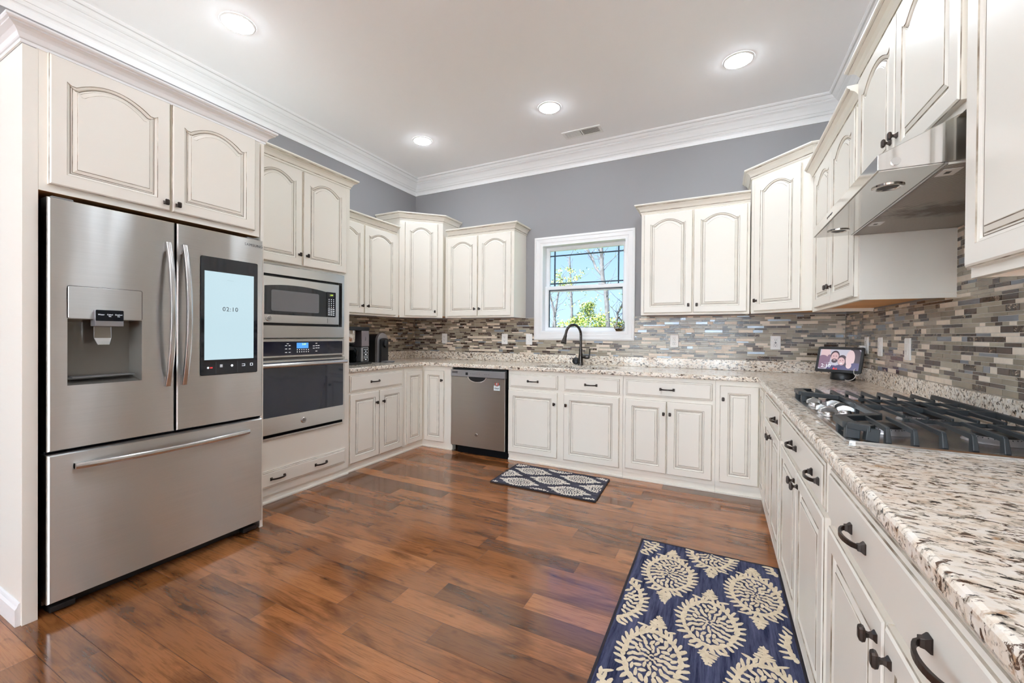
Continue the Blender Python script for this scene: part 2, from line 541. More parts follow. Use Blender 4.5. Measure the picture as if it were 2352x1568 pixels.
# ------------------------------------------------------------------ mesh tools
class MB:
    """Collects faces, then links them as one mesh object."""

    def __init__(s):
        s.v, s.f, s.m, s.sm = [], [], [], []

    def quadpts(s, pts, mat=0, smooth=False):
        i = len(s.v)
        s.v += [tuple(p) for p in pts]
        s.f.append(tuple(range(i, i + len(pts))))
        s.m.append(mat)
        s.sm.append(smooth)

    def box(s, x0, x1, y0, y1, z0, z1, mat=0, tops=None):
        i = len(s.v)
        s.v += [(x, y, z) for z in (z0, z1) for y in (y0, y1) for x in (x0, x1)]
        fs = [(0, 2, 3, 1), (4, 5, 7, 6), (0, 1, 5, 4), (2, 6, 7, 3), (0, 4, 6, 2), (1, 3, 7, 5)]
        for k, f in enumerate(fs):
            s.f.append(tuple(i + a for a in f))
            s.m.append(tops.get(k, mat) if tops else mat)
            s.sm.append(False)
        return s

    def loft(s, rings, mats=None, cap0=None, cap1=None, closed=True, smooth=False):
        i = len(s.v)
        n = len(rings[0])
        for r in rings:
            s.v += [tuple(p) for p in r]
        for k in range(len(rings) - 1):
            mt = (mats[k] if isinstance(mats, (list, tuple)) else (mats or 0))
            for j in range(n if closed else n - 1):
                a, b_ = i + k * n + j, i + k * n + (j + 1) % n
                s.f.append((a, b_, b_ + n, a + n))
                s.m.append(mt)
                s.sm.append(smooth)
        if cap0 is not None:
            s.f.append(tuple(i + j for j in reversed(range(n))))
            s.m.append(cap0)
            s.sm.append(False)
        if cap1 is not None:
            s.f.append(tuple(i + (len(rings) - 1) * n + j for j in range(n)))
            s.m.append(cap1)
            s.sm.append(False)
        return s

    def prism(s, poly, z0, z1, mat=0, axis='z'):
        f = {'z': lambda a, b_, c: (a, b_, c), 'y': lambda a, b_, c: (a, c, b_), 'x': lambda a, b_, c: (c, a, b_)}[axis]
        return s.loft([[f(a, b_, z0) for a, b_ in poly], [f(a, b_, z1) for a, b_ in poly]], mat, mat, mat)

    def lathe(s, prof, c=(0, 0, 0), n=20, axis='z', mat=0, mats=None, caps=True, square=False):
        rings = []
        for r, h in prof:
            ring = []
            for k in range(n):
                a = 2 * PI * (k + (.5 if square else 0)) / n
                p, q = r * math.cos(a), r * math.sin(a)
                if axis == 'z':
                    ring.append((c[0] + p, c[1] + q, c[2] + h))
                elif axis == 'y':
                    ring.append((c[0] + p, c[1] + h, c[2] + q))
                else:
                    ring.append((c[0] + h, c[1] + p, c[2] + q))
            rings.append(ring)
        return s.loft(rings, mats if mats else mat, (mats[0] if mats else mat) if caps else None,
                      (mats[-1] if mats else mat) if caps else None, smooth=not square)

    def tube(s, path, rad, n=10, mat=0, flat=None):
        """Round (or flat=(w,h)) tube along a list of points."""
        path = [Vector(p) for p in path]
        rads = rad if isinstance(rad, (list, tuple)) else [rad] * len(path)
        rings = []
        nrm = None
        for i, p in enumerate(path):
            d = (path[min(i + 1, len(path) - 1)] - path[max(i - 1, 0)]).normalized()
            if nrm is None:
                ref = Vector((0, 0, 1)) if abs(d.z) < .9 else Vector((1, 0, 0))
                nrm = d.cross(ref).normalized()
            else:
                nrm = (nrm - d * nrm.dot(d)).normalized()
            bn = d.cross(nrm)
            ring = []
            for k in range(n):
                a = 2 * PI * k / n
                ring.append(p + (nrm * math.cos(a) + bn * math.sin(a)) * rads[i])
            rings.append(ring)
        return s.loft(rings, mat, mat, mat, smooth=True)

    def bar(s, a, b_, w, h, mat=0, w2=None, h2=None):
        """Rectangular bar from a to b; w sideways, h upright; centred."""
        a, b_ = Vector(a), Vector(b_)
        d = (b_ - a).normalized()
        ref = Vector((0, 0, 1)) if abs(d.z) < .95 else Vector((1, 0, 0))
        sd = d.cross(ref).normalized()
        up = sd.cross(d)
        w2, h2 = w2 or w, h2 or h
        rr = lambda p, ww, hh: [p + sd * x * ww / 2 + up * y * hh / 2 for x, y in ((-1, -1), (1, -1), (1, 1), (-1, 1))]
        return s.loft([rr(a, w, h), rr(b_, w2, h2)], mat, mat, mat)

    def build(s, name, mats, parent=None, loc=(0, 0, 0), rot=(0, 0, 0), bevel=0, angle=38, kind=None, seg=2, recalc=True):
        me = bpy.data.meshes.new(name)
        me.from_pydata(s.v, [], s.f)
        mats = mats if isinstance(mats, (list, tuple)) else [mats]
        for q in mats:
            me.materials.append(M[q] if isinstance(q, str) else q)
        for p, mi, sm in zip(me.polygons, s.m, s.sm):
            p.material_index = mi
            p.use_smooth = sm
        if recalc:
            bm = bmesh.new()
            bm.from_mesh(me)
            bmesh.ops.recalc_face_normals(bm, faces=bm.faces)
            bm.to_mesh(me)
            bm.free()
        if any(s.sm):
            me.set_sharp_from_angle(angle=math.radians(angle))
        uv = me.uv_layers.new(name='UVMap')
        for p in me.polygons:
            nx, ny, nz = abs(p.normal.x), abs(p.normal.y), abs(p.normal.z)
            for li in p.loop_indices:
                co = me.vertices[me.loops[li].vertex_index].co
                uv.data[li].uv = (co.y, co.z) if nx >= ny and nx >= nz else ((co.x, co.z) if ny >= nz else (co.x, co.y))
        o = bpy.data.objects.new(name, me)
        C.objects.link(o)
        o.location, o.rotation_euler = loc, rot
        if parent:
            o.parent = parent
        if kind:
            o['kind'] = kind
        if bevel:
            bv = o.modifiers.new('soft_edge', 'BEVEL')
            bv.width, bv.segments, bv.limit_method, bv.angle_limit = bevel, seg, 'ANGLE', math.radians(40)
        return o


def box(name, mat, parent, x0, x1, y0, y1, z0, z1, bevel=.0, kind=None):
    return MB().box(x0, x1, y0, y1, z0, z1).build(name, mat, parent, bevel=bevel, kind=kind)


def thing(name, label, cat, loc=(0, 0, 0), rz=0, group=None):
    o = bpy.data.objects.new(name, None)
    C.objects.link(o)
    o.location, o.rotation_euler = loc, (0, 0, rz)
    o.empty_display_size = .1
    o['label'], o['category'] = label, cat
    if group:
        o['group'] = group
    return o


def tag(o, label, cat, group=None):
    o['label'], o['category'] = label, cat
    if group:
        o['group'] = group
    return o


def dup(o, parent=None):
    c = o.copy()
    C.objects.link(c)
    if parent:
        c.parent = parent
    for ch in list(o.children):
        dup(ch, c)
    return c


def rect(u0, u1, v0, v1, y, r=0, n=4):
    """Rectangle ring in the u,v plane at depth y, corners rounded by r."""
    if r <= 0:
        return [(u0, y, v0), (u1, y, v0), (u1, y, v1), (u0, y, v1)]
    pts = []
    for cu, cv, a0 in ((u0 + r, v0 + r, PI), (u1 - r, v0 + r, 1.5 * PI), (u1 - r, v1 - r, 0), (u0 + r, v1 - r, .5 * PI)):
        for k in range(n + 1):
            a = a0 + .5 * PI * k / n
            pts.append((cu + r * math.cos(a), y, cv + r * math.sin(a)))
    return pts


def poly_slab(name, outer, holes, z0, z1, mat, parent=None, place=None, bevel=0, kind=None):
    """A slab with holes: outline polygons in a plane, thickness z0..z1; place maps (a, b, c) to x, y, z."""
    bm = bmesh.new()
    edges = []
    for loop in [outer] + holes:
        vs = [bm.verts.new((a, b_, z1)) for a, b_ in loop]
        for i in range(len(vs)):
            edges.append(bm.edges.new((vs[i], vs[(i + 1) % len(vs)])))
    r = bmesh.ops.triangle_fill(bm, edges=edges, use_beauty=True, use_dissolve=False)
    faces = [g for g in r['geom'] if isinstance(g, bmesh.types.BMFace)]
    ext = bmesh.ops.extrude_face_region(bm, geom=faces)
    for g in ext['geom']:
        if isinstance(g, bmesh.types.BMVert):
            g.co.z = z0
    bmesh.ops.recalc_face_normals(bm, faces=bm.faces)
    s = MB()
    bm.verts.index_update()
    s.v = [tuple(v.co) if not place else place(*v.co) for v in bm.verts]
    for f in bm.faces:
        s.f.append(tuple(v.index for v in f.verts))
        s.m.append(0)
        s.sm.append(False)
    bm.free()
    return s.build(name, mat, parent, bevel=bevel, kind=kind)


def sweep(path, prof, mats=0, ends=True):
    """Moulding: profile (out, z) carried along a plan path; out is to the right of the direction of travel."""
    s = MB()
    P = [Vector(p) for p in path]
    dirs = [(P[i + 1] - P[i]).normalized() for i in range(len(P) - 1)]
    nr = [Vector((d.y, -d.x)) for d in dirs]
    rings = []
    for i, p in enumerate(P):
        if i == 0:
            mv = nr[0]
        elif i == len(P) - 1:
            mv = nr[-1]
        else:
            mv = (nr[i - 1] + nr[i]) / (1 + nr[i - 1].dot(nr[i]))
        rings.append([(p.x + mv.x * o, p.y + mv.y * o, z) for o, z in prof])
    # loft across the profile so that each profile strip can have its own material
    n = len(prof)
    for k in range(n):
        mt = mats[k] if isinstance(mats, (list, tuple)) else mats
        for i in range(len(P) - 1):
            s.quadpts([rings[i][k], rings[i + 1][k], rings[i + 1][(k + 1) % n], rings[i][(k + 1) % n]], mt)
    if ends:
        s.quadpts(rings[0], 0)
        s.quadpts(list(reversed(rings[-1])), 0)
    return s


def weld(o):
    bm = bmesh.new()
    bm.from_mesh(o.data)
    bmesh.ops.remove_doubles(bm, verts=bm.verts, dist=1e-5)
    bmesh.ops.recalc_face_normals(bm, faces=bm.faces)
    bm.to_mesh(o.data)
    bm.free()
    return o


FRONT = Matrix(((1, 0, 0), (0, 0, -1), (0, 1, 0))).to_4x4()      # lettering that faces local -y


def text(name, s, size, parent, loc, mat, align='CENTER', squash=1, depth=.0004, spacing=1, basis=None):
    cu = bpy.data.curves.new(name, 'FONT')
    cu.body, cu.size, cu.align_x, cu.align_y = s, size, align, 'CENTER'
    cu.extrude = depth
    cu.space_character = spacing
    cu.resolution_u = 3
    tmp = bpy.data.objects.new(name + '_tmp', cu)
    C.objects.link(tmp)
    dg = bpy.context.evaluated_depsgraph_get()
    me = bpy.data.meshes.new_from_object(tmp.evaluated_get(dg))
    bpy.data.objects.remove(tmp)
    me.transform((basis or FRONT) @ Matrix.Diagonal((squash, 1, 1, 1)))
    me.materials.clear()
    me.materials.append(M[mat])
    for p in me.polygons:
        p.material_index = 0
    me.name = name
    o = bpy.data.objects.new(name, me)
    C.objects.link(o)
    o.parent = parent
    o.location = loc
    return o


# ------------------------------------------------------------------ the setting
REAR = -9.0                      # the open-plan room runs on behind the camera
T = .18


def st_box(name, mat, *a):
    return box(name, mat, None, *a, kind='structure')


# floor: one mesh of boards, each with its own random tone
def build_floor():
    s = MB()
    cols = []
    bw, y, row = .122, .0, 0
    while y > REAR:
        x = -random.random() * 1.2
        while x < W:
            ln = random.choice([.55, .75, .9, 1.1, 1.3, 1.5]) * random.uniform(.9, 1.1)
            x0, x1 = max(0, x), min(W, x + ln)
            if x1 - x0 > .01:
                s.quadpts([(x0 + .0006, y - bw + .0006, 0), (x1 - .0006, y - bw + .0006, 0), (x1 - .0006, y - .0006, 0), (x0 + .0006, y - .0006, 0)], 0)
                cols.append((random.random(), random.random(), random.random(), 1))
            x += ln
        y -= bw
    s.box(0, W, REAR, 0, -.12, -.0008, 1)
    cols += [(.5, .5, .5, 1)] * 6
    o = s.build('floor', ['floor', 'seam'], kind='structure', recalc=False)
    ca = o.data.color_attributes.new('board', 'FLOAT_COLOR', 'CORNER')
    for p, c in zip(o.data.polygons, cols):
        for li in p.loop_indices:
            ca.data[li].color = c
    return o


build_floor()
st_box('ceiling', 'ceiling', -T, W + T, REAR - T, T, H, H + .12)
LW = [(-8.5, -7.1)]                       # unseen side window, added to bring daylight in beyond the refrigerator panel
poly_slab('wall_left', [(REAR, 0), (T, 0), (T, H), (REAR, H)],
          [[(a, .2), (b_, .2), (b_, 2.6), (a, 2.6)] for a, b_ in LW], -T, 0, 'wall',
          place=lambda a, b_, c: (c, a, b_), kind='structure')
st_box('wall_right', 'wall', W, W + T, REAR, T, 0, H)
WX0, WX1, WZ0, WZ1 = 1.752, 2.656, 1.247, 2.192        # window opening
wall_back = poly_slab('wall_back', [(0, 0), (W, 0), (W, H), (0, H)],
                      [[(WX0, WZ0), (WX1, WZ0), (WX1, WZ1), (WX0, WZ1)]], 0, T, 'wall',
                      place=lambda a, b_, c: (a, c, b_), kind='structure')
RW = [(.80, 1.55), (1.75, 2.65), (2.85, 4.05)]         # unseen rear windows added for daylight (x ranges), sill .25, head 2.45
poly_slab('wall_rear', [(0, 0), (W, 0), (W, H), (0, H)],
          [[(a, .2), (b_, .2), (b_, 2.6), (a, 2.6)] for a, b_ in RW], REAR - T, REAR, 'wall',
          place=lambda a, b_, c: (a, c, b_), kind='structure')

# ceiling crown moulding
ZC = 2.978
cp = [(0, ZC), (.006, ZC), (.010, ZC + .030), (.016, ZC + .040), (.022, ZC + .044), (.022, ZC + .050), (.034, ZC + .060),
      (.038, ZC + .066), (.044, ZC + .066), (.060, ZC + .086), (.084, ZC + .108), (.104, ZC + .118), (.108, ZC + .122),
      (.108, ZC + .128), (.120, ZC + .134), (.132, ZC + .146), (.136, ZC + .150), (.146, ZC + .152), (.156, ZC + .160), (.156, H - .0005), (0, H - .0005)]
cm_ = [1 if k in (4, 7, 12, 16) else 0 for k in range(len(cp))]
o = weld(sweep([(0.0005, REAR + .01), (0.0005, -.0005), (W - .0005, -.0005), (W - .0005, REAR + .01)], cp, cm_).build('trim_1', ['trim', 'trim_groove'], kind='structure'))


# windows
def sash_window(name, x0, x1, z0, z1, y, parent_kind='structure', casing=True, d=1, grille=True):
    """Double-hung window in a wall along x; d = +1 when the outside is towards +y."""
    root = bpy.data.objects.new(name, None)
    C.objects.link(root)
    root['kind'] = 'structure'
    Y = lambda a: y + d * a

    def bx(nm, mat, a, b_, p, q, e, f, bev=0.002):
        return box(nm, mat, root, a, b_, min(Y(p), Y(q)), max(Y(p), Y(q)), e, f, bevel=bev)
    if casing:
        cw = .083
        s = MB()
        prof = [(0, 0), (.0, -.016), (.012, -.020), (.022, -.020), (.026, -.016), (.060, -.014), (.066, -.010), (.083, -.010), (.083, 0)]
        rings = [[(x0 - cw + o_, Y(yy), z0 - cw + o_), (x1 + cw - o_, Y(yy), z0 - cw + o_), (x1 + cw - o_, Y(yy), z1 + cw - o_), (x0 - cw + o_, Y(yy), z1 + cw - o_)] for o_, yy in prof]
        s.loft(rings, 0)
        s.build('casing', 'trim', root)
    # jamb lining
    s = MB()
    j = .012
    s.box(x0, x0 + j, min(Y(-.008), Y(T)), max(Y(-.008), Y(T)), z0, z1).box(x1 - j, x1, min(Y(-.008), Y(T)), max(Y(-.008), Y(T)), z0, z1)
    s.box(x0 + j, x1 - j, min(Y(-.008), Y(T)), max(Y(-.008), Y(T)), z0, z0 + j).box(x0 + j, x1 - j, min(Y(-.008), Y(T)), max(Y(-.008), Y(T)), z1 - j, z1)
    s.build('jamb', 'vinyl', root)
    xa, xb, za, zb = x0 + j, x1 - j, z0 + j, z1 - j
    zm = (za + zb) / 2 + .0
    for nm, yy, z_0, z_1, fr in (('lower_sash', .075, za, zm + .030, .040), ('upper_sash', .108, zm - .030, zb, .040)):
        s = MB()
        ya, yb = yy, yy + .03
        ri = [rect(xa, xb, z_0, z_1, Y(ya)), rect(xa + .006, xb - .006, z_0 + .006, z_1 - .006, Y(ya - .004)), rect(xa + fr - .006, xb - fr + .006, z_0 + fr - .006, z_1 - fr + .006, Y(ya - .004)),
              rect(xa + fr, xb - fr, z_0 + fr, z_1 - fr, Y(ya + .002)), rect(xa + fr, xb - fr, z_0 + fr, z_1 - fr, Y(yb))]
        ri += [rect(xa, xb, z_0, z_1, Y(yb))]
        s.loft(ri + [ri[0]], 0)
        f = s.build(nm, 'vinyl', root)
        g = MB()
        g.box(xa + fr - .002, xb - fr + .002, min(Y(ya + .014), Y(ya + .018)), max(Y(ya + .014), Y(ya + .018)), z_0 + fr - .002, z_1 - fr + .002)
        g.build('glass_pane', 'glass', f)
        if grille:
            gs = MB()
            gx0, gx1, gz0, gz1 = xa + fr, xb - fr, z_0 + fr, z_1 - fr
            k = .013
            y_0, y_1 = min(Y(ya + .010), Y(ya + .022)), max(Y(ya + .010), Y(ya + .022))
            if nm == 'upper_sash':
                for gx in (gx0 + .052, gx1 - .052):
                    gs.box(gx - k / 2, gx + k / 2, y_0, y_1, gz0, gz1)
                for gz in (gz0 + .052, gz1 - .052):
                    gs.box(gx0, gx1, y_0 + .0005, y_1 - .0005, gz - k / 2, gz + k / 2)
                gs.build('grille', 'grille', f)
            else:
                e = .008
                gs.box(gx0, gx0 + e, y_0, y_1, gz0, gz1).box(gx1 - e * .6, gx1, y_0, y_1, gz0, gz1).box(gx0, gx1, y_0, y_1, gz1 - e, gz1).box(gx0, gx1, y_0, y_1, gz0, gz0 + e * .7)
                gs.build('spacer_bar', 'grille', f)
    if casing and grille:
        s = MB()
        for lx in (x0 + .27, x1 - .27):
            s.box(lx - .03, lx + .03, min(Y(.060), Y(.074)), max(Y(.060), Y(.074)), zm + .031, zm + .043)
        s.build('sash_lock', 'vinyl', root, bevel=.003)
    return root


sash_window('window_1', WX0, WX1, WZ0, WZ1, 0)
for k, (a, b_) in enumerate(RW):
    sash_window('window_%d' % (k + 2), a, b_, .2, 2.6, REAR, d=-1, grille=False)  # out of view, added so daylight reaches the kitchen
    pl = bpy.data.lights.new('daylight_portal', 'AREA')      # guides sampling through the added rear windows; gives no light of its own
    pl.shape = 'RECTANGLE'
    pl.size, pl.size_y = b_ - a, 2.4
    pl.cycles.is_portal = True
    po = bpy.data.objects.new('daylight_portal', pl)
    po.location = ((a + b_) / 2, REAR - T - .01, 1.4)
    po.rotation_euler = (-PI / 2, 0, 0)
    C.objects.link(po)
for k, (a, b_) in enumerate(LW):
    w_ = sash_window('window_%d' % (k + 5), -b_, -a, .2, 2.6, 0, d=-1, grille=False)  # added side window, out of view, another daylight source
    w_.rotation_euler = (0, 0, -PI / 2)
    pl = bpy.data.lights.new('daylight_portal', 'AREA')
    pl.shape = 'RECTANGLE'
    pl.size, pl.size_y = 2.4, b_ - a
    pl.cycles.is_portal = True
    po = bpy.data.objects.new('daylight_portal', pl)
    po.location = (-T - .01, (a + b_) / 2, 1.4)
    po.rotation_euler = (0, -PI / 2, 0)
    C.objects.link(po)
pl = bpy.data.lights.new('daylight_portal', 'AREA')
pl.shape = 'RECTANGLE'
pl.size, pl.size_y = WX1 - WX0, WZ1 - WZ0
pl.cycles.is_portal = True
po = bpy.data.objects.new('daylight_portal', pl)
po.location = ((WX0 + WX1) / 2, T + .01, (WZ0 + WZ1) / 2)
po.rotation_euler = (PI / 2, 0, PI)
C.objects.link(po)


# mosaic tile backsplash: rows of different heights, sticks of random length
ROWS = [.0255, .0150, .0215, .0140, .0250, .0160, .0215, .0130]
TM = ['t_taupe', 't_olive', 't_cream', 't_brown', 't_dark', 't_blue', 'grout']


def mosaic(name, parent, place, u0, u1, z0, z1, skip=(), seed=1):
    rnd = random.Random(seed)
    s = MB()
    g, th = .0022, .006
    z, r = z0, seed % 5
    while z < z1 - .006:
        h = min(ROWS[r % 8], z1 - z)
        u = u0 - rnd.random() * .1
        thin = ROWS[r % 8] < .017
        last = -1
        while u < u1:
            ln = rnd.choice([.045, .07, .09, .12, .15]) * rnd.uniform(.85, 1.15)
            if thin:
                w = [40, 18, 7, 25, 8, 4]
            else:
                w = [27, 15, 24, 17, 15, 4]
            k = rnd.choices(range(6), w)[0]
            if k == last and rnd.random() < .6:
                k = rnd.choices(range(6), w)[0]
            if k in (3, 4):
                ln = min(ln, .095)
            last = k
            segs = [(max(u, u0), min(u + ln, u1))]
            for (su0, su1, sz0, sz1) in skip:
                if z + h > sz0 and z < sz1:
                    out = []
                    for a, b_ in segs:
                        if b_ <= su0 or a >= su1:
                            out.append((a, b_))
                        else:
                            if a < su0:
                                out.append((a, su0))
                            if b_ > su1:
                                out.append((su1, b_))
                    segs = out
            for a, b_ in segs:
                a, b_ = a + g / 2, b_ - g / 2
                if b_ - a < .004:
                    continue
                e = .0007
                lo, hi = z + g / 2, z + h - g / 2
                R0 = [place(a, 0, lo), place(b_, 0, lo), place(b_, 0, hi), place(a, 0, hi)]
                R1 = [place(a, th - e, lo), place(b_, th - e, lo), place(b_, th - e, hi), place(a, th - e, hi)]
                R2 = [place(a + e, th, lo + e), place(b_ - e, th, lo + e), place(b_ - e, th, hi - e), place(a + e, th, hi - e)]
                s.loft([R0, R1, R2], k, None, k)
            u += ln
        z += h
        r += 1
    # grout bed
    for a, b_, p, q in _bed(u0, u1, z0, z1, skip):
        R0 = [place(a, .0003, p), place(b_, .0003, p), place(b_, .0003, q), place(a, .0003, q)]
        R1 = [place(a, th * .72, p), place(b_, th * .72, p), place(b_, th * .72, q), place(a, th * .72, q)]
        s.loft([R0, R1], 6, 6, 6)
    return s.build(name, TM, parent)


def _bed(u0, u1, z0, z1, skip):
    if not skip:
        return [(u0, u1, z0, z1)]
    su0, su1, sz0, sz1 = skip[0]
    return [(u0, su0, z0, z1), (su1, u1, z0, z1), (su0, su1, z0, sz0)]


WL = bpy.data.objects['wall_left']
WR = bpy.data.objects['wall_right']
mosaic('tile_backsplash', wall_back, lambda a, t_, z: (a, -t_, z), .007, W - .007, 1.006, 1.402,
       [(1.672, 2.736, 1.168, 9)], 3)
mosaic('tile_backsplash', WL, lambda a, t_, z: (t_, -a, z), .0, 1.655, 1.006, 1.402, (), 8)
mosaic('tile_backsplash', WR, lambda a, t_, z: (W - t_, -a, z), .0, 3.8, 1.006, 1.40, (), 14)
mosaic('tile_backsplash', WR, lambda a, t_, z: (W - t_, -a, z), 1.745, 2.745, 1.40, 1.80, (), 21)


# ------------------------------------------------------------------ cabinet parts
DT = .02                                     # door thickness


def door_mesh(w, h, arch=0., stile=.056):
    """Raised-panel door: rectangular or arched panel, brown glaze lines in the grooves."""
    NT = 22

    def ring(i, y, arched):
        L, R, B, Tp = i, w - i, i, h - i
        pts = [(L, y, B), (R, y, B)]
        for k in range(NT + 1):
            t = k / NT
            u = R + (L - R) * t
            v = Tp
            if arched and arch:
                q = abs(2 * t - 1)
                e = .87
                gq = (q / e) ** 2 if q < e else 1 - .30 * ((q - e) / (1 - e)) ** .8
                v = Tp - arch * gq
            pts.append((u, y, v))
        return pts
    c, gl, gd = 0, 1, 2
    P = [(0, 0, 0, c), (0, -.0145, 0, gl), (.0022, -.0165, 0, c), (.007, -DT, 0, c), (stile - .002, -DT, 1, gl), (stile, -DT + .003, 1, c),
         (stile + .007, -DT + .0055, 1, c), (stile + .010, -DT + .0095, 1, gd), (stile + .0125, -DT + .0100, 1, c), (stile + .0165, -DT + .0100, 1, gl),
         (stile + .0185, -DT + .0070, 1, c), (stile + .031, -DT + .0030, 1, gl), (stile + .0330, -DT + .0015, 1, c), (stile + .0345, -DT + .0008, 1, c)]
    s = MB()
    s.loft([ring(i, y, a) for i, y, a, _ in P], [k for _, _, _, k in P[:-1]], c, c)
    return s


def drawer_mesh(w, h):
    s = MB()
    c, gl = 0, 1
    P = [(0, 0, c), (0, -.010, gl), (.002, -.0125, c), (.008, -.0135, c), (.011, -.0140, gl), (.0128, -.0175, c), (.017, -DT, c)]
    s.loft([rect(i, w - i, i, h - i, y) for i, y, _ in P], [k for _, _, k in P[:-1]], c, c)
    return s


def knob(parent, u, v, y=-DT):
    s = MB()
    # square flared foot, waisted post, faceted head
    f = lambda half, halfv, yy: [(-half, yy, -halfv), (half, yy, -halfv), (half, yy, halfv), (-half, yy, halfv)]
    s.loft([f(.0085, .0085, 0), f(.0085, .0085, -.002), f(.0055, .0055, -.006), f(.0038, .0038, -.011), f(.0045, .0050, -.016)], 0, 0, None)

    def o(hx, hz, yy, ch):
        return [(-hx + ch, yy, -hz), (hx - ch, yy, -hz), (hx, yy, -hz + ch), (hx, yy, hz - ch), (hx - ch, yy, hz), (-hx + ch, yy, hz), (-hx, yy, hz - ch), (-hx, yy, -hz + ch)]
    s.loft([o(.005, .006, -.0155, .001), o(.0085, .0135, -.018, .003), o(.0092, .0150, -.022, .0035), o(.0078, .0130, -.0265, .003), o(.004, .009, -.028, .002)], 0, 0, 0)
    return s.build('knob', 'bronze', parent, loc=(u, y, v))


def pull(parent, u, v, y=-DT, L=.115):
    s = MB()
    n = 12
    hw = .0055
    top, bot = [], []
    rings = []
    for k in range(n + 1):
        t = k / n
        x = -L / 2 + .006 + (L - .012) * t
        a = math.sin(PI * t) ** .55
        yy = -.010 - .020 * a
        th = .0028
        rings.append([(x, yy - th, -hw), (x, yy - th, hw), (x, yy + th, hw), (x, yy + th, -hw)])
    s.loft(rings, 0, 0, 0)
    for sg in (-1, 1):
        cx = sg * (L / 2 - .007)
        f = lambda hx, hz, yy: [(cx - hx, yy, -hz), (cx + hx, yy, -hz), (cx + hx, yy, hz), (cx - hx, yy, hz)]
        s.loft([f(.0085, .0115, 0), f(.0085, .0115, -.0025), f(.0060, .0075, -.008), f(.0055, .0065, -.0135)], 0, 0, 0)
    return s.build('pull', 'bronze', parent, loc=(u, y, v), bevel=.0008)


CROWN = [(0, -.010), (.006, -.010), (.006, .002), (.009, .006), (.012, .010), (.018, .024), (.028, .036), (.040, .042), (.045, .044),
         (.045, .050), (.052, .053), (.056, .058), (.056, .066), (.0, .066)]
CROWN_M = [0, 0, 1, 0, 0, 0, 0, 0, 1, 0, 0, 0, 0, 0]


def crown(parent, path, z, mats=('cream', 'glaze'), prof=CROWN):
    return weld(sweep(path, [(a, z + b_) for a, b_ in prof], CROWN_M).build('crown_moulding', list(mats), parent))


def add_doors(root, doors, mat='cream', off=(0, 0), rot=0):
    """doors: (u0, u1, v0, v1, arch, knob u offset or None, knob v)"""
    for u0, u1, v0, v1, arch, ku, kv in doors:
        d = door_mesh(u1 - u0, v1 - v0, arch).build('door', [mat, 'glaze', 'glaze_dark'], root, loc=(u0, -.0004, v0))
        if ku is not None:
            knob(d, ku - u0, kv - v0)


def add_drawers(root, drawers):
    for u0, u1, v0, v1, pulls in drawers:
        d = drawer_mesh(u1 - u0, v1 - v0).build('drawer', ['cream', 'glaze'], root, loc=(u0, -.0004, v0))
        for p in pulls:
            pull(d, p - u0, (v1 - v0) / 2)


def base_body(root, w, depth=.60, z0=.058, z1=.874, toe=True, u0=0.):
    box('body', 'cream', root, u0 + .0005, w - .0005, 0, depth, z0, z1, bevel=.001)
    if toe:
        toe_kick(root, u0, w)


def toe_kick(root, u0, w):
    s = MB()
    s.box(u0 + .0006, w - .0006, .012, .05, .0005, .0575)
    s.loft([[(x, .012, .0005), (x, -.002, .0005), (x, -.002, .010), (x, .002, .017), (x, .012, .020)] for x in (u0 + .0006, w - .0006)], 0, 0, 0)
    s.build('toe_kick', 'cream', root)


def wall_body(root, w, depth, z0, z1):
    s = MB()
    s.box(.0005, w - .0005, 0, depth, z0 + .022, z1, 0, tops={0: 1})
    s.box(.0005, w - .0005, 0, .019, z0, z0 + .0218, 0)
    s.box(.0005, .016, .0192, depth, z0, z0 + .0218, 0)
    s.box(w - .016, w - .0005, .0192, depth, z0, z0 + .0218, 0)
    return s.build('body', ['cream', 'maple'], root)


RZL, RZR = PI / 2, -PI / 2
UB, DB, DTOP = 1.400, 1.417, 2.298            # uppers: frame bottom, door bottom, door top
BASE = 'base cabinets under the granite counter'
UPPER = 'upper wall cabinets'

# ---- base cabinets, left run
t = thing('base_cabinet', 'cream base cabinet with drawer and two doors, beside the oven tower under the coffee makers', 'cabinet', (.62, -1.655, 0), RZL, BASE)
base_body(t, .727, .615)
add_drawers(t, [(.016, .690, .700, .848, [.31])])
add_doors(t, [(.016, .366, .075, .682, 0, .325, .575), (.372, .694, .075, .682, 0, .412, .575)])

# ---- corner cabinet with folding pair of doors (left)
t = thing('corner_base_cabinet', 'cream inside-corner base cabinet with two tall narrow doors meeting, beside the dishwasher', 'cabinet', (0, 0, 0), 0, BASE)
MB().prism([(.003, -.003), (1.006, -.003), (1.006, -.62), (.62, -.62), (.62, -.927), (.003, -.927)], .058, .874).build('body', 'cream', t)
s = MB()
s.loft([[(.608, -.927, z) if k == 0 else ((.608, -.608, z) if k == 1 else (1.006, -.608, z)) for k in range(3)] + [(1.006, -.55, z), (.55, -.55, z), (.55, -.927, z)] for z in (.0005, .0575)], 0, 0, 0)
s.loft([[(.622, -.927, z), (.622, -.622, z), (1.006, -.622, z), (1.006, -.606, z), (.606, -.606, z), (.606, -.927, z)] for z in (.0005, .012)], 0, 0, 0)
s.build('toe_kick', 'cream', t)
d = door_mesh(.255, .755, 0, .05).build('door', ['cream', 'glaze', 'glaze_dark'], t, loc=(.6204, -.900, .075), rot=(0, 0, RZL))
d = door_mesh(.255, .755, 0, .05).build('door', ['cream', 'glaze', 'glaze_dark'], t, loc=(.655, -.6204, .075))
knob(d, .235, .655)

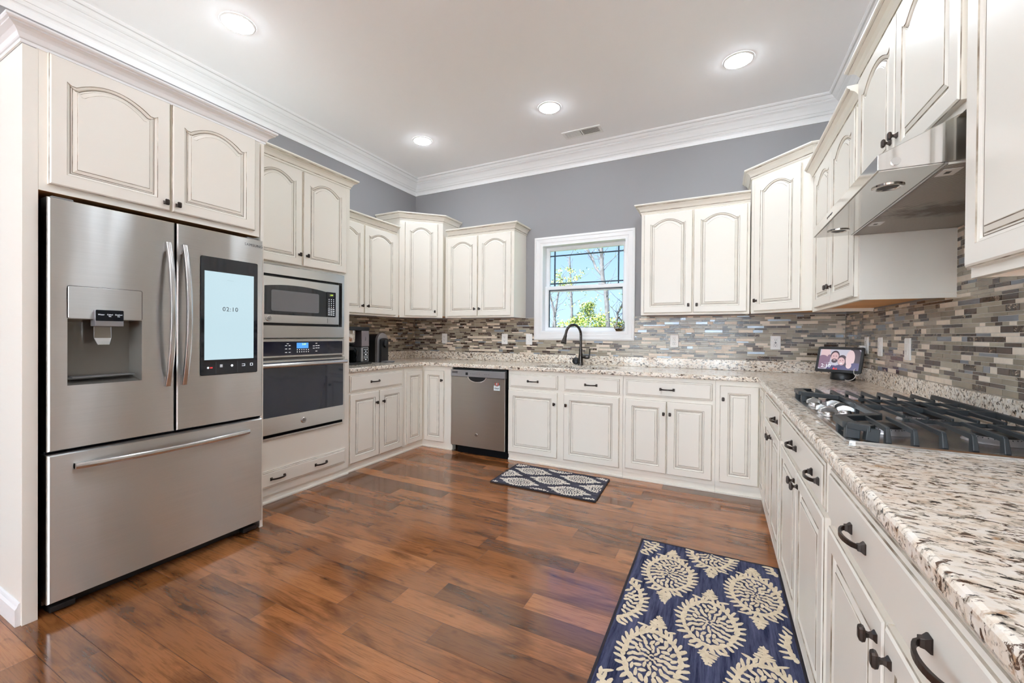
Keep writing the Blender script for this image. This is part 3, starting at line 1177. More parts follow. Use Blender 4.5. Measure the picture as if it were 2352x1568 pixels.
# ---- back run
t = thing('sink_base_cabinet', 'cream sink base cabinet with two false drawers and two wide doors, under the window', 'cabinet', (1.664, -.62, 0), 0, BASE)
base_body(t, 1.092, .615, z1=.70)
s = MB()
s.box(.0005, 1.0915, 0, .02, .7005, .874).box(.0005, .02, .0205, .615, .7005, .874).box(1.072, 1.0915, .0205, .615, .7005, .874)
s.build('face_frame', 'cream', t)
add_drawers(t, [(.018, .508, .712, .842, [.264]), (.572, 1.064, .712, .842, [.818])])
add_doors(t, [(.006, .506, .084, .684, 0, .480, .582), (.568, 1.064, .084, .684, 0, .592, .582)])
t = thing('base_cabinet', 'cream base cabinet with one wide drawer over two doors, right of the sink cabinet', 'cabinet', (2.757, -.62, 0), 0, BASE)
base_body(t, .703, .615)
add_drawers(t, [(.026, .680, .712, .845, [.352])])
add_doors(t, [(.022, .348, .092, .682, 0, .328, .582), (.354, .680, .092, .682, 0, .376, .582)])

XR = 3.772                                    # face frame plane of the right-hand run
t = thing('corner_base_cabinet', 'cream inside-corner base cabinet with tall door below the smart display end of the counter', 'cabinet', (0, 0, 0), 0, BASE)
MB().prism([(3.4605, -.003), (W - .003, -.003), (W - .003, -.949), (XR, -.949), (XR, -.62), (3.4605, -.62)], .058, .874).build('body', 'cream', t)
s = MB()
s.prism([(3.4605, -.608), (3.4605, -.56), (XR + .06, -.56), (XR + .06, -.949), (XR + .012, -.949), (XR + .012, -.608)], .0005, .0575)
s.prism([(3.4605, -.622), (3.4605, -.607), (XR + .013, -.607), (XR + .013, -.949), (XR - .002, -.949), (XR - .002, -.622)], .0005, .012)
s.build('toe_kick', 'cream', t)
d = door_mesh(.258, .742, 0).build('door', ['cream', 'glaze', 'glaze_dark'], t, loc=(3.490, -.6204, .095))
knob(d, .022, .640)
d = door_mesh(.260, .742, 0).build('door', ['cream', 'glaze', 'glaze_dark'], t, loc=(XR - .0004, -.650, .095), rot=(0, 0, RZR))

# ---- right run (local u grows towards the camera)
t = thing('base_cabinet', 'cream base cabinet with short one-pull drawer, under the far end of the gas cooktop', 'cabinet', (XR, -.950, 0), RZR, BASE)
base_body(t, .832, .61)
add_drawers(t, [(.070, .795, .705, .845, [.695])])
add_doors(t, [(.070, .428, .092, .690, 0, .403, .630), (.434, .795, .092, .690, 0, .460, .630)])
t = thing('base_cabinet', 'cream base cabinet with wide two-pull drawer, under the knobs of the gas cooktop', 'cabinet', (XR, -1.783, 0), RZR, BASE)
base_body(t, .986, .61)
add_drawers(t, [(.032, .958, .705, .848, [.443, .854])])
add_doors(t, [(.030, .492, .092, .690, 0, .455, .640), (.498, .962, .092, .690, 0, .532, .640)])
t = thing('base_cabinet', 'cream base cabinet with wide two-pull drawer, closest of the row beside the blue rug', 'cabinet', (XR, -2.770, 0), RZR, BASE)
base_body(t, 1.03, .61)
add_drawers(t, [(.026, 1.000, .705, .848, [.317, .719])])
add_doors(t, [(.030, .474, .092, .690, 0, .440, .640), (.480, 1.000, .092, .690, 0, .514, .640)])

# ---- upper cabinets
t = thing('wall_cabinet', 'cream upper cabinet with two arched doors, above the coffee makers', 'cabinet', (.31, -1.655, 0), RZL, UPPER)
wall_body(t, .990, .307, UB, 2.325)
add_doors(t, [(.022, .466, DB, DTOP, .052, .440, 1.492), (.478, .930, DB, DTOP, .052, .512, 1.492)])
crown(t, [(.001, 0), (.955, 0)], 2.325)

t = thing('corner_wall_cabinet', 'cream taller diagonal corner upper cabinet with one arched door, above the black pod machine', 'cabinet', (.32, -.66, 0), PI / 4, UPPER)


def to_local(x, y, ox, oy, a):
    dx, dy = x - ox, y - oy
    return (dx * math.cos(a) + dy * math.sin(a), -dx * math.sin(a) + dy * math.cos(a))


pl_ = [to_local(x, y, .32, -.66, PI / 4) for x, y in ((.32, -.66), (.66, -.32), (.66, -.003), (.003, -.003), (.003, -.66))]
s = MB()
s.prism(pl_, UB + .022, 2.497).prism([pl_[0], pl_[1], (pl_[1][0], .019), (pl_[0][0], .019)], UB, UB + .0218)
s.build('body', 'cream', t)
MB().prism([(p[0] * .97 + .0072, p[1] * .97 + .004) for p in pl_], UB + .018, UB + .0215).build('underside', 'maple', t)
add_doors(t, [(.056, .420, DB, 2.462, .055, .388, 1.470)])
crown(t, [pl_[4], pl_[0], pl_[1], pl_[2]], 2.497)

t = thing('wall_cabinet', 'cream upper cabinet with two arched doors, above the dishwasher', 'cabinet', (.692, -.31, 0), 0, UPPER)
wall_body(t, .872, .307, UB, 2.325)
add_doors(t, [(.034, .430, DB, DTOP, .052, .404, 1.495), (.440, .842, DB, DTOP, .052, .466, 1.495)])
crown(t, [(.034, 0), (.872, 0), (.872, .305)], 2.325)

t = thing('wall_cabinet', 'cream upper cabinet with two arched doors, just past the window on its stove side', 'cabinet', (2.846, -.31, 0), 0, UPPER)
wall_body(t, .852, .307, UB, 2.325)
add_doors(t, [(.026, .424, DB, DTOP, .052, .396, 1.482), (.434, .832, DB, DTOP, .052, .462, 1.482)])
crown(t, [(0, .305), (0, 0), (.852, 0)], 2.325)

t = thing('corner_wall_cabinet', 'taller diagonal corner cabinet with one arched door, above the smart display', 'cabinet', (3.706, -.315, 0), -PI / 4, UPPER)
pr = [to_local(x, y, 3.706, -.315, -PI / 4) for x, y in ((3.706, -.315), (4.056, -.665), (W - .003, -.665), (W - .003, -.003), (3.706, -.003))]
s = MB()
s.prism(pr, UB + .022, 2.497).prism([pr[0], pr[1], (pr[1][0], .019), (pr[0][0], .019)], UB, UB + .0218)
s.build('body', 'cream', t)
MB().prism([(p[0] * .97 + .0072, p[1] * .97 + .004) for p in pr], UB + .018, UB + .0215).build('underside', 'maple', t)
add_doors(t, [(.040, .420, DB, 2.462, .055, .066, 1.500)])
crown(t, [pr[4], pr[0], pr[1], pr[2]], 2.497)

XU = 4.058                                   # face frame plane of the uppers on the stove wall
t = thing('wall_cabinet', 'cream two-door upper cabinet, plain side showing under the range hood', 'cabinet', (XU, -.667, 0), RZR, UPPER)
wall_body(t, 1.100, .329, UB - .012, 2.325)
add_doors(t, [(.160, .606, DB - .012, DTOP, .052, .578, 1.500), (.616, 1.072, DB - .012, DTOP, .052, .645, 1.500)])
crown(t, [(.0, 0), (1.100, 0)], 2.325)

t = thing('wall_cabinet', 'cream short upper cabinet with two arched doors, directly above the steel range hood', 'cabinet', (XU, -1.768, 0), RZR, UPPER)
wall_body(t, .962, .329, 1.822, 2.418)
add_doors(t, [(.022, .476, 1.845, 2.394, .052, .448, 1.935), (.484, .940, 1.845, 2.394, .052, .512, 1.935)])
crown(t, [(0, .327), (0, 0), (.962, 0)], 2.418)

t = thing('wall_cabinet', 'large cream upper cabinet hiding the near end of the range hood', 'cabinet', (XU, -2.731, 0), RZR, UPPER)
wall_body(t, .93, .329, 1.368, 2.325)
add_doors(t, [(.014, .462, 1.393, DTOP, .052, .435, 1.48), (.470, .916, 1.393, DTOP, .052, .500, 1.48)])
crown(t, [(0, .327), (0, 0), (.93, 0)], 2.325)

# ---- oven tower
t = tower = thing('oven_tower_cabinet', 'tall cream cabinet housing the microwave and wall oven, with drawer at the floor', 'cabinet', (.64, -2.588, 0), RZL)
s = MB()
s.box(.0005, .070, 0, .635, .058, 2.468).box(.858, .931, 0, .635, .058, 2.468)
s.box(.0702, .8578, 0, .635, 1.706, 2.468).box(.0702, .8578, 0, .635, .058, .452).box(.0702, .8578, .0, .635, 1.174, 1.1765)
s.box(.0702, .8578, .60, .635, .4525, 1.1735).box(.0702, .8578, .60, .635, 1.177, 1.7055)
s.build('body', 'cream', t, bevel=.0)
toe_kick(t, 0, .931)
add_doors(t, [(.050, .458, 1.724, 2.446, .055, .432, 1.806), (.470, .882, 1.724, 2.446, .055, .498, 1.806)])
add_drawers(t, [(.048, .884, .116, .236, [.268, .635])])
crown(t, [(.005, 0), (.931, 0), (.931, .63)], 2.466)

# ---- refrigerator surround: overhead cabinet and two tall end panels
t = thing('end_panel', 'tall cream end panel with white skirting, on the near side of the refrigerator', 'panel', (.943, -3.632, 0), RZL)
box('panel', 'cream', t, 0, .046, 0, .94, .0005, 2.388, bevel=.001)
s = MB()
s.loft([[(-.0005, y, .0005), (-.016, y, .0005), (-.016, y, .070), (-.010, y, .080), (-.006, y, .092), (-.0005, y, .095)] for y in (.012, .935)], 0, 0, 0)
s.build('skirting', 'trim', t)
t = thing('end_panel', 'narrow cream end panel between the refrigerator and the oven tower', 'panel', (.943, -2.634, 0), RZL)
box('panel', 'cream', t, 0, .020, 0, .94, .0005, 2.388, bevel=.001)
t = thing('refrigerator_cabinet', 'cream overhead cabinet with two wide arched doors and white crown, above the refrigerator', 'cabinet', (.943, -3.632, 0), RZL)
s = MB()
s.box(.0465, .9895, 0, .94, 1.806, 2.402, 0, tops={0: 1})
s.build('body', ['cream', 'maple'], t, bevel=.001)
add_doors(t, [(.072, .510, 1.836, 2.388, .058, .487, 1.874), (.518, .953, 1.836, 2.388, .058, .541, 1.874)])
crown(t, [(-.0006, .93), (-.0006, -.0006), (1.018, -.0006), (1.018, .235)], 2.400, ('trim', 'trim_groove'))


# ------------------------------------------------------------------ granite worktop
def arc(cx, cy, r, a0, a1, n=6):
    return [(cx + r * math.cos(a0 + (a1 - a0) * k / n), cy + r * math.sin(a0 + (a1 - a0) * k / n)) for k in range(n + 1)]


CT = .9135
D_ = .652
WD = W - D_
outline = [(.002, -.002), (.002, -1.654), (D_, -1.654)] + arc(D_ + .06, -D_ - .06, .06, PI, PI / 2) + arc(WD - .03, -D_ - .03, .03, PI / 2, 0, 4) + \
          [(WD, -3.80), (W - .002, -3.80), (W - .002, -.002)]
SX0, SX1, SY0, SY1 = 1.88, 2.635, -.575, -.215
sink_hole = arc(SX0 + .05, SY0 + .05, .05, PI, 1.5 * PI, 4) + arc(SX1 - .05, SY0 + .05, .05, 1.5 * PI, 2 * PI, 4) + \
    arc(SX1 - .05, SY1 - .05, .05, 0, .5 * PI, 4) + arc(SX0 + .05, SY1 - .05, .05, .5 * PI, PI, 4)
t = thing('granite_countertop', 'speckled cream granite worktop running round three walls with low granite upstand', 'countertop', (0, 0, 0))
poly_slab('slab', outline, [sink_hole], .8755, CT, 'granite', t, bevel=.009)
for x0, x1, y0, y1 in ((.0025, .022, -1.654, -.0235), (.0025, W - .0025, -.023, -.0025), (W - .022, W - .0025, -3.80, -.0235)):
    box('upstand', 'granite', t, x0, x1, y0, y1, CT + .0003, 1.0055, bevel=.002)

# sink bowl
t = thing('sink', 'undermounted steel sink set in the granite below the window', 'sink', ((SX0 + SX1) / 2, (SY0 + SY1) / 2, .73))
hw, hd = (SX1 - SX0) / 2, (SY1 - SY0) / 2


def rr_xy(a, b_, z, r=.05):
    return [(x, y, z) for x, y in arc(-a + r, -b_ + r, r, PI, 1.5 * PI, 4) + arc(a - r, -b_ + r, r, 1.5 * PI, 2 * PI, 4) + arc(a - r, b_ - r, r, 0, .5 * PI, 4) + arc(-a + r, b_ - r, r, .5 * PI, PI, 4)]


MB().loft([rr_xy(hw + .02, hd + .02, .143), rr_xy(hw + .004, hd + .004, .1445), rr_xy(hw + .004, hd + .004, .138), rr_xy(hw - .01, hd - .01, .012), rr_xy(hw - .04, hd - .04, .004)], 0, None, 0).build('bowl', 'steel_flat', t, recalc=False)
MB().lathe([(.045, 0), (.045, .003), (.03, .001), (0.0, -.002)], (0, .05, .006), 16).build('drain', 'chrome', t)

# faucet
t = thing('kitchen_faucet', 'dark bronze gooseneck pull-down faucet standing behind the sink', 'faucet', (2.236, -.135, CT))
MB().lathe([(.030, .0005), (.030, .004), (.025, .010), (.0235, .03), (.0235, .075), (.021, .10), (.0165, .13), (.0145, .150), (.0145, .153), (.0185, .156), (.0185, .164), (.0145, .167)], n=20).build('base', 'faucet', t)
sd = Vector((-.45, -.89, 0)).normalized()
R_ = .105
pts = [Vector((0, 0, z)) for z in (.165, .21, .26, .30)]
for k in range(1, 15):
    a = PI - (PI * .93) * k / 14
    pts.append(sd * (R_ + R_ * math.cos(a)) + Vector((0, 0, .30 + R_ * math.sin(a))))
pts.append(pts[-1] + (pts[-1] - pts[-2]).normalized() * .02)
MB().tube(pts, .0128, 14).build('spout', 'faucet', t)
e0, ed = pts[-1], (pts[-1] - pts[-2]).normalized()
MB().tube([e0, e0 + ed * .004, e0 + ed * .03, e0 + ed * .065, e0 + ed * .085, e0 + ed * .092], [.0135, .016, .0175, .024, .029, .025], 16).build('spray_head', 'faucet', t)
h = MB()
h.tube([(.018, -.004, .088), (.05, -.006, .083), (.054, -.006, .0825), (.062, -.006, .082), (.085, -.008, .080)], [.0165, .019, .021, .021, .016], 14)
h.tube([(.085, -.008, .080), (.094, -.008, .079)], [.010, .012], 12)
hb = h.build('handle_hub', 'faucet', t)
MB().tube([(.090, -.008, .084), (.092, -.004, .115), (.094, 0, .160), (.0945, .001, .166)], [.006, .0065, .009, .006], 10).build('lever', 'faucet', hb)
o = MB().lathe([(.0, 0), (.030, .002), (.037, .008), (.037, .014), (.024, .026), (.010, .030), (0, .031)], n=24, axis='y').build('sink_stopper', 'black', loc=(2.168, -.084, CT + .0395), rot=(math.radians(-14), 0, math.radians(8)))
tag(o, 'round black sink stopper leaning on the granite upstand behind the faucet', 'sink stopper')

# ------------------------------------------------------------------ refrigerator
t = fridge = thing('refrigerator', 'large stainless french-door refrigerator with water dispenser and lit touchscreen', 'refrigerator', (.985, -3.574, 0), RZL)
FW_ = .934
MB().box(.008, FW_ - .008, .078, .86, .035, 1.765).build('case', 'steel_dark', t)
MB().box(.02, FW_ - .02, .075, .10, .004, .0345).box(.02, .10, .03, .0745, .01, .0345).box(FW_ - .10, FW_ - .02, .03, .0745, .01, .0345).build('kick_grille', 'black', t, bevel=.003)
for u in (.02, FW_ - .09):
    MB().box(u, u + .07, .02, .16, 1.7655, 1.788).build('hinge_cover', 'grey_plastic', t, bevel=.004)
for u in (.05, FW_ - .05):
    MB().lathe([(.018, .0005), (.018, .012), (.008, .014), (.008, .0345)], (u, .14, 0), 12).build('foot', 'black', t)


def fr_ring(u0, u1, v0, v1, y):
    return rect(u0, u1, v0, v1, y)


BULGE = .0075                                # the door skins are slightly bowed


def fridge_door(u0, u1, v0, v1, hole=None):
    s = MB()
    ui, uj, vi, vj = u0 + .007, u1 - .007, v0 + .006, v1 - .006
    uc, hw_u = (ui + uj) / 2, (uj - ui) / 2
    yb = lambda u: -BULGE * (1 - ((u - uc) / hw_u) ** 2)
    us = [ui + (uj - ui) * k / 14 for k in range(15)]
    if hole:
        a, b_, p, q = hole
        us = [u for u in us if abs(u - a) > .008 and abs(u - b_) > .008] + [a, b_]
        us.sort()
    n = len(us)
    # sides: rear edge, front arris, then the bowed skin
    row = lambda v, y: [(u, y, v) for u in us]
    bot = lambda e, y: [(u0 + e + (u - ui) * (u1 - u0 - 2 * e) / (uj - ui), y, v0 + e * .9) for u in us]
    top = lambda e, y: [(x, y, v1 - e * .9) for x, _, _ in bot(e, y)]
    per = lambda e, y: bot(e, y) + list(reversed(top(e, y)))
    rim = [(u, yb(u), vi) for u in us] + [(u, yb(u), vj) for u in reversed(us)]
    s.loft([per(0, .074), per(0, .012), per(.002, .0045), rim], 0, 0, None)
    vs = [vi, vj] if not hole else [vi, p, q, vj]
    for k in range(n - 1):
        for j in range(len(vs) - 1):
            if hole and j == 1 and us[k] >= a - 1e-6 and us[k + 1] <= b_ + 1e-6:
                continue
            s.quadpts([(us[k], yb(us[k]), vs[j]), (us[k + 1], yb(us[k + 1]), vs[j]), (us[k + 1], yb(us[k + 1]), vs[j + 1]), (us[k], yb(us[k]), vs[j + 1])], 0, True)
    if hole:
        m_ = lambda u: a + .012 + (u - a) * (b_ - a - .034) / (b_ - a)
        hu = [u for u in us if a - 1e-6 <= u <= b_ + 1e-6]
        lo, hi, D = p + .030, q - .012, .066
        for k in range(len(hu) - 1):
            c0, c1 = hu[k], hu[k + 1]
            s.quadpts([(c0, yb(c0), p), (c1, yb(c1), p), (m_(c1), D, lo), (m_(c0), D, lo)], 1)
            s.quadpts([(c0, yb(c0), q), (c1, yb(c1), q), (m_(c1), D, hi), (m_(c0), D, hi)], 1)
            s.quadpts([(m_(c0), D, lo), (m_(c1), D, lo), (m_(c1), D, hi), (m_(c0), D, hi)], 1)
        for c in (a, b_):
            s.quadpts([(c, yb(c), p), (c, yb(c), q), (m_(c), D, hi), (m_(c), D, lo)], 1)
    return s


DL = weld(fridge_door(.004, .4635, .704, 1.778, (.063, .322, .980, 1.268)).build('door', ['steel', 'cavity'], t))
DR = weld(fridge_door(.4705, .930, .704, 1.778).build('door', 'steel', t))
DF = weld(fridge_door(.004, .930, .060, .690).build('freezer_drawer', 'steel', t))
for o in (DL, DR, DF):
    o.data.set_sharp_from_angle(angle=math.radians(12))
MB().box(.006, .928, .03, .07, .6905, .7035).build('gap_seal', 'black_matte', t)


def bow_handle(parent, a, b_, bow, r=.0125, vertical=True):
    pts = []
    n = 14
    for k in range(n + 1):
        s_ = k / n
        q = math.sin(PI * s_) ** .8
        p = Vector(a).lerp(Vector(b_), s_)
        p.y = -.012 - bow * q
        pts.append(p)
    s = MB()
    # rounded-rectangle section
    rings = []
    for i, p in enumerate(pts):
        ring = []
        for k in range(12):
            an = 2 * PI * k / 12
            w_, d_ = r * math.copysign(abs(math.cos(an)) ** .6, math.cos(an)), r * .95 * math.copysign(abs(math.sin(an)) ** .6, math.sin(an))
            ring.append((p.x + w_, p.y + d_, p.z) if vertical else (p.x, p.y + d_, p.z + w_))
        rings.append(ring)
    s.loft(rings, 0, 0, 0, smooth=True)
    # end blocks that meet the door
    for p in (pts[0], pts[-1]):
        if vertical:
            sg = 1 if p is pts[0] else -1
            s.box(p.x - r, p.x + r, p.y, -.0005, min(p.z, p.z + sg * .05), max(p.z, p.z + sg * .05))
        else:
            sg = 1 if p is pts[0] else -1
            s.box(min(p.x, p.x + sg * .06), max(p.x, p.x + sg * .06), p.y, -.0005, p.z - r * .9, p.z + r * .9)
    return s.build('handle', 'steel_flat', parent)


bow_handle(DL, (.4275, 0, .940), (.4275, 0, 1.668), .050)
bow_handle(DR, (.5000, 0, .940), (.5000, 0, 1.668), .050)
bow_handle(DF, (.085, 0, .628), (.840, 0, .628), .042, .0135, False)
# water dispenser
dsp = MB()
dsp.loft([rect(.0635, .3215, 1.270, 1.410, -.0012, .006), rect(.0645, .3205, 1.271, 1.409, -.0022, .006)], 0, 0, 0)
dsp = dsp.build('water_dispenser', 'steel', t)
MB().loft([rect(.0615, .3235, 1.2695, 1.412, -.0004, .008), rect(.0615, .3235, 1.2695, 1.412, -.0010, .008)], 0, 0, 0).build('panel_seam', 'slot', dsp)
MB().loft([rect(.146, .244, 1.262, 1.311, -.020, .004), rect(.146, .244, 1.262, 1.311, -.0215, .004)], 0, 0, 0).build('control_panel', 'black_glass', dsp)
MB().box(.145, .245, -.0198, .030, 1.238, 1.3115).build('nozzle_housing', 'silver', dsp, bevel=.002)
s = MB()
s.loft([[(.150 + .0, .012, 1.2375), (.212, .012, 1.2375), (.212, .018, 1.2375), (.150, .018, 1.2375)], [(.150, .010, 1.185), (.212, .010, 1.185), (.212, .016, 1.185), (.150, .016, 1.185)], [(.160, .002, 1.154), (.202, .002, 1.154), (.202, .008, 1.154), (.160, .008, 1.154)]], 0, 0, 0)
s.build('paddle', 'chrome', dsp, bevel=.002)
MB().box(.080, .298, .006, .060, 1.0105, 1.0145).build('drip_tray', 'grey_plastic', dsp)
text('water_lettering', 'Water', .0085, dsp, (.165, -.0218, 1.290), 'letter')
text('ice_lettering', 'Cubed\nIce', .0075, dsp, (.195, -.0218, 1.287), 'letter')
text('crushed_ice_lettering', 'Crushed\nIce', .0075, dsp, (.226, -.0218, 1.287), 'letter')
# touchscreen in the other door
MB().loft([rect(.578, .890, .978, 1.630, -.0004, .008), rect(.578, .890, .978, 1.630, -.0022, .008), rect(.5805, .8875, .9805, 1.6275, -.0036, .007)], 0, 0, 0).build('screen_bezel', 'black_glass', DR)
MB().loft([rect(.596, .865, 1.063, 1.551, -.0040), rect(.596, .865, 1.063, 1.551, -.0046)], 0, 0, 0).build('touchscreen', 'screen', DR)
text('clock_digits', '02:10', .034, DR, (.731, -.0050, 1.345), 'letter_grey', spacing=1.15)
text('status_lettering', '- - - - - -', .010, DR, (.731, -.0050, 1.510), 'letter_grey')
for u in (.655, .772):
    MB().box(u, u + .0012, -.0040, -.0037, .985, 1.050).build('button_divider', 'letter_grey', DR)
s = MB()
for k in range(3):
    s.box(.676, .690, -.0042, -.0038, 1.020 + k * .006, 1.0225 + k * .006)
s.build('menu_icon', 'letter', DR)
MB().lathe([(.0075, 0), (.0075, .0004), (.0045, .0004), (.0045, 0)], (.741, -.0042, 1.026), 6, 'y').build('home_icon', 'letter', DR)
MB().box(.797, .815, -.0042, -.0038, 1.019, 1.0215).box(.797, .815, -.0042, -.0038, 1.030, 1.0325).box(.8125, .815, -.0042, -.0038, 1.019, 1.032).build('back_icon', 'letter', DR)
MB().box(.845, .861, -.0042, -.0038, 1.019, 1.0215).box(.845, .861, -.0042, -.0038, 1.032, 1.0345).box(.845, .8475, -.0042, -.0038, 1.019, 1.034).box(.8585, .861, -.0042, -.0038, 1.019, 1.034).build('apps_icon', 'letter', DR)
MB().lathe([(.0055, 0), (.0055, .0004)], (.615, -.0042, 1.020), 12, 'y').build('voice_icon', 'letter', DR)
MB().box(.624, .638, -.0042, -.0038, 1.016, 1.023).build('red_mark', 'red', DR)
text('brand_lettering', 'SAMSUNG', .022, DR, (.868, -.0006, 1.737), 'letter_grey', spacing=1.15)

dsp.location.y = -.0072
for o in DR.children:
    if not o.name.startswith('handle'):
        o.location.y -= .0045 if o.name.startswith('brand') else .0072


def badge(parent, u, v, y, r=.021):
    s = MB()
    s.lathe([(r, 0), (r, -.004), (r * .86, -.0065), (r * .86, -.0055), (0.0, -.006)], (u, y, v), 24, 'y', mats=[0, 0, 0, 1])
    b_ = s.build('badge', ['chrome', 'steel_mid'], parent)
    text('badge_monogram', 'GE', r * .95, b_, (u, y - .0066, v), 'slot')
    return b_


# ------------------------------------------------------------------ microwave (in the tower)
t = micro = thing('microwave', 'built-in stainless microwave with black window, in the tower above the wall oven', 'microwave', (.638, -2.588, 0), RZL)
s = MB()
s.loft([rect(.069, .859, 1.177, 1.704, -.003), rect(.069, .859, 1.177, 1.704, -.020), rect(.074, .854, 1.182, 1.699, -.026), rect(.098, .832, 1.268, 1.634, -.026), rect(.102, .828, 1.272, 1.630, -.010), rect(.104, .826, 1.274, 1.628, .004)], [0, 0, 0, 0, 0], None, None)
s.build('trim_kit', 'steel_flat', t)
MB().box(.102, .826, .006, .45, 1.275, 1.627).build('case', 'black', t)
dm = MB()
dm.loft([rect(.128, .800, 1.284, 1.618, .005), rect(.128, .800, 1.284, 1.618, -.022), rect(.132, .796, 1.288, 1.614, -.030)], 0, 0, 0)
dm = dm.build('door', 'steel_flat', t)


def arch_panel(u0, u1, v0, v1, y, sag, r=.008, n=12):
    top = []
    for k in range(n + 1):
        t_ = k / n
        top.append((u1 + (u0 - u1) * t_, y, v1 - sag * (2 * t_ - 1) ** 2))
    return [(u0, y, v0), (u1, y, v0)] + top


MB().loft([arch_panel(.158, .668, 1.346, 1.566, -.0305, .020), arch_panel(.158, .668, 1.346, 1.566, -.0325, .020)], 0, 0, 0).build('window', 'black_glass', dm)
MB().loft([rect(.205, .600, 1.372, 1.522, -.0330, .012), rect(.205, .600, 1.372, 1.522, -.0336, .012)], 0, 0, 0).build('window_mesh', 'grey_plastic', dm)
kp = MB().loft([rect(.672, .760, 1.346, 1.548, -.0305, .006), rect(.672, .760, 1.346, 1.548, -.0345, .006)], 0, 0, 0).build('keypad', 'black_glass', dm)
MB().box(.690, .742, -.0352, -.0346, 1.512, 1.534).build('display', 'lcd_blue', kp).data.materials[0] = M['slot']
text('clock_digits', '2:09', .016, kp, (.718, -.0354, 1.523), 'lcd_green')
s = MB()
for r_ in range(9):
    for c_ in range(3):
        w_ = .016 if r_ < 4 else .007
        cu = .694 + c_ * .0225
        s.box(cu - w_ / 2, cu + w_ / 2, -.0352, -.0346, 1.362 + r_ * .0155, 1.362 + r_ * .0155 + .0055)
s.build('key_legends', 'letter', kp)
MB().loft([rect(.684, .752, 1.298, 1.336, -.0305, .004), rect(.684, .752, 1.298, 1.336, -.0335, .004)], 0, 0, 0).build('door_button', 'steel_flat', t)
badge(dm, .188, 1.316, -.0302, .020)
s = MB()
pp = [(.135, -.030, 1.36), (.139, -.036, 1.375), (.141, -.036, 1.45), (.139, -.036, 1.53), (.135, -.030, 1.545)]
s.tube(pp, .005, 8).build('finger_grip', 'steel_flat', dm)

# ------------------------------------------------------------------ wall oven
t = oven = thing('wall_oven', 'built-in stainless wall oven with dark glass door, in the tower below the microwave', 'oven', (.638, -2.588, 0), RZL)
MB().box(.075, .853, .003, .58, .458, 1.170).build('case', 'steel_dark', t)
cpn = MB().loft([rect(.070, .858, 1.034, 1.172, -.003), rect(.070, .858, 1.034, 1.172, -.022), rect(.074, .854, 1.038, 1.168, -.028)], 0, 0, 0).build('control_panel', 'steel_flat', t)
MB().loft([rect(.090, .834, 1.050, 1.152, -.0283, .004), rect(.090, .834, 1.050, 1.152, -.0300, .004)], 0, 0, 0).build('panel_glass', 'navy_glass', cpn)
MB().box(.408, .508, -.0308, -.0302, 1.100, 1.142).build('display', 'lcd_blue', cpn)
text('clock_digits', '2:09', .020, cpn, (.470, -.0311, 1.130), 'lcd_green')
s = MB()
rn = random.Random(5)
for cu, cv in ((.335, 1.136), (.322, 1.122), (.350, 1.122), (.322, 1.098), (.350, 1.098), (.322, 1.072), (.350, 1.072), (.580, 1.136), (.556, 1.116), (.580, 1.118), (.600, 1.118), (.556, 1.098), (.580, 1.100), (.600, 1.100), (.580, 1.075)):
    s.box(cu - .008, cu + .008, -.0308, -.0302, cv - .002, cv + .002)
for k in range(6):
    for v in (1.086, 1.070):
        s.box(.410 + k * .019, .416 + k * .019, -.0308, -.0302, v, v + .007)
s.build('key_legends', 'letter', cpn)
od = MB().loft([rect(.070, .858, .492, 1.020, -.003), rect(.070, .858, .492, 1.020, -.030), rect(.075, .853, .497, 1.015, -.038)], 0, 0, 0).build('door', 'steel_flat', t)
MB().loft([rect(.088, .836, .616, 1.004, -.0383, .006), rect(.088, .836, .616, 1.004, -.0400, .006)], 0, 0, 0).build('door_glass', 'navy_glass', od)
s = MB()
s.tube([(.092 + k * (.744 / 12), -.078 - .012 * math.sin(PI * k / 12), .984) for k in range(13)], .0165, 14)
for u in (.100, .828):
    s.box(u - .012, u + .012, -.075, -.0405, .972, .996)
s.build('handle', 'steel_flat', od)
badge(od, .464, .555, -.0383, .022)
MB().box(.075, .853, -.012, -.0035, .470, .4915).build('vent_slot', 'black_matte', t)
MB().box(.072, .856, -.018, -.003, .4565, .4695).build('bottom_trim', 'steel_flat', t)

# ------------------------------------------------------------------ dishwasher
t = thing('dishwasher', 'stainless dishwasher with pocket handle, built in beside the sink cabinet', 'dishwasher', (1.011, -.652, 0))
MB().box(.006, .628, .040, .60, .08, .866).build('case', 'black', t)
dd = MB()
rg = [rect(.002, .632, .077, .784, .039), rect(.002, .632, .077, .784, .004), rect(.005, .629, .080, .782, -.002)]
dd.loft(rg, 0, 0, 0)
dd = dd.build('door', 'steel', t)
dp = MB().loft([rect(.002, .632, .7855, .852, .039), rect(.002, .632, .7855, .852, -.004), rect(.005, .629, .788, .849, -.008)], 0, 0, 0).build('control_panel', 'silver', t)
# pocket handle: dark crescent with a chrome lip
hw_ = [(.316 + .098 * math.cos(PI + PI * k / 14), .786 + .047 * math.sin(PI + PI * k / 14)) for k in range(15)]
hl_ = [(.316 + .110 * math.cos(PI + PI * k / 14), .786 + .056 * math.sin(PI + PI * k / 14)) for k in range(15)]
MB().loft([[(a, -.0022, b_) for a, b_ in hl_], [(a, -.0050, b_) for a, b_ in hl_]], 0, 0, 0).build('handle_lip', 'chrome', dd)
MB().loft([[(a, -.0052, b_) for a, b_ in hw_], [(a, -.0056, b_) for a, b_ in hw_]], 0, 0, 0).build('handle_pocket', 'black', dd)
s = MB()
for r_ in range(2):
    for k in range(5):
        s.box(.022 + k * .0135, .033 + k * .0135, -.0088, -.0082, .818 + r_ * .012, .826 + r_ * .012)
s.box(.184, .212, -.0088, -.0082, .803, .830)
s.build('vent_slots', 'black', dp)
s = MB()
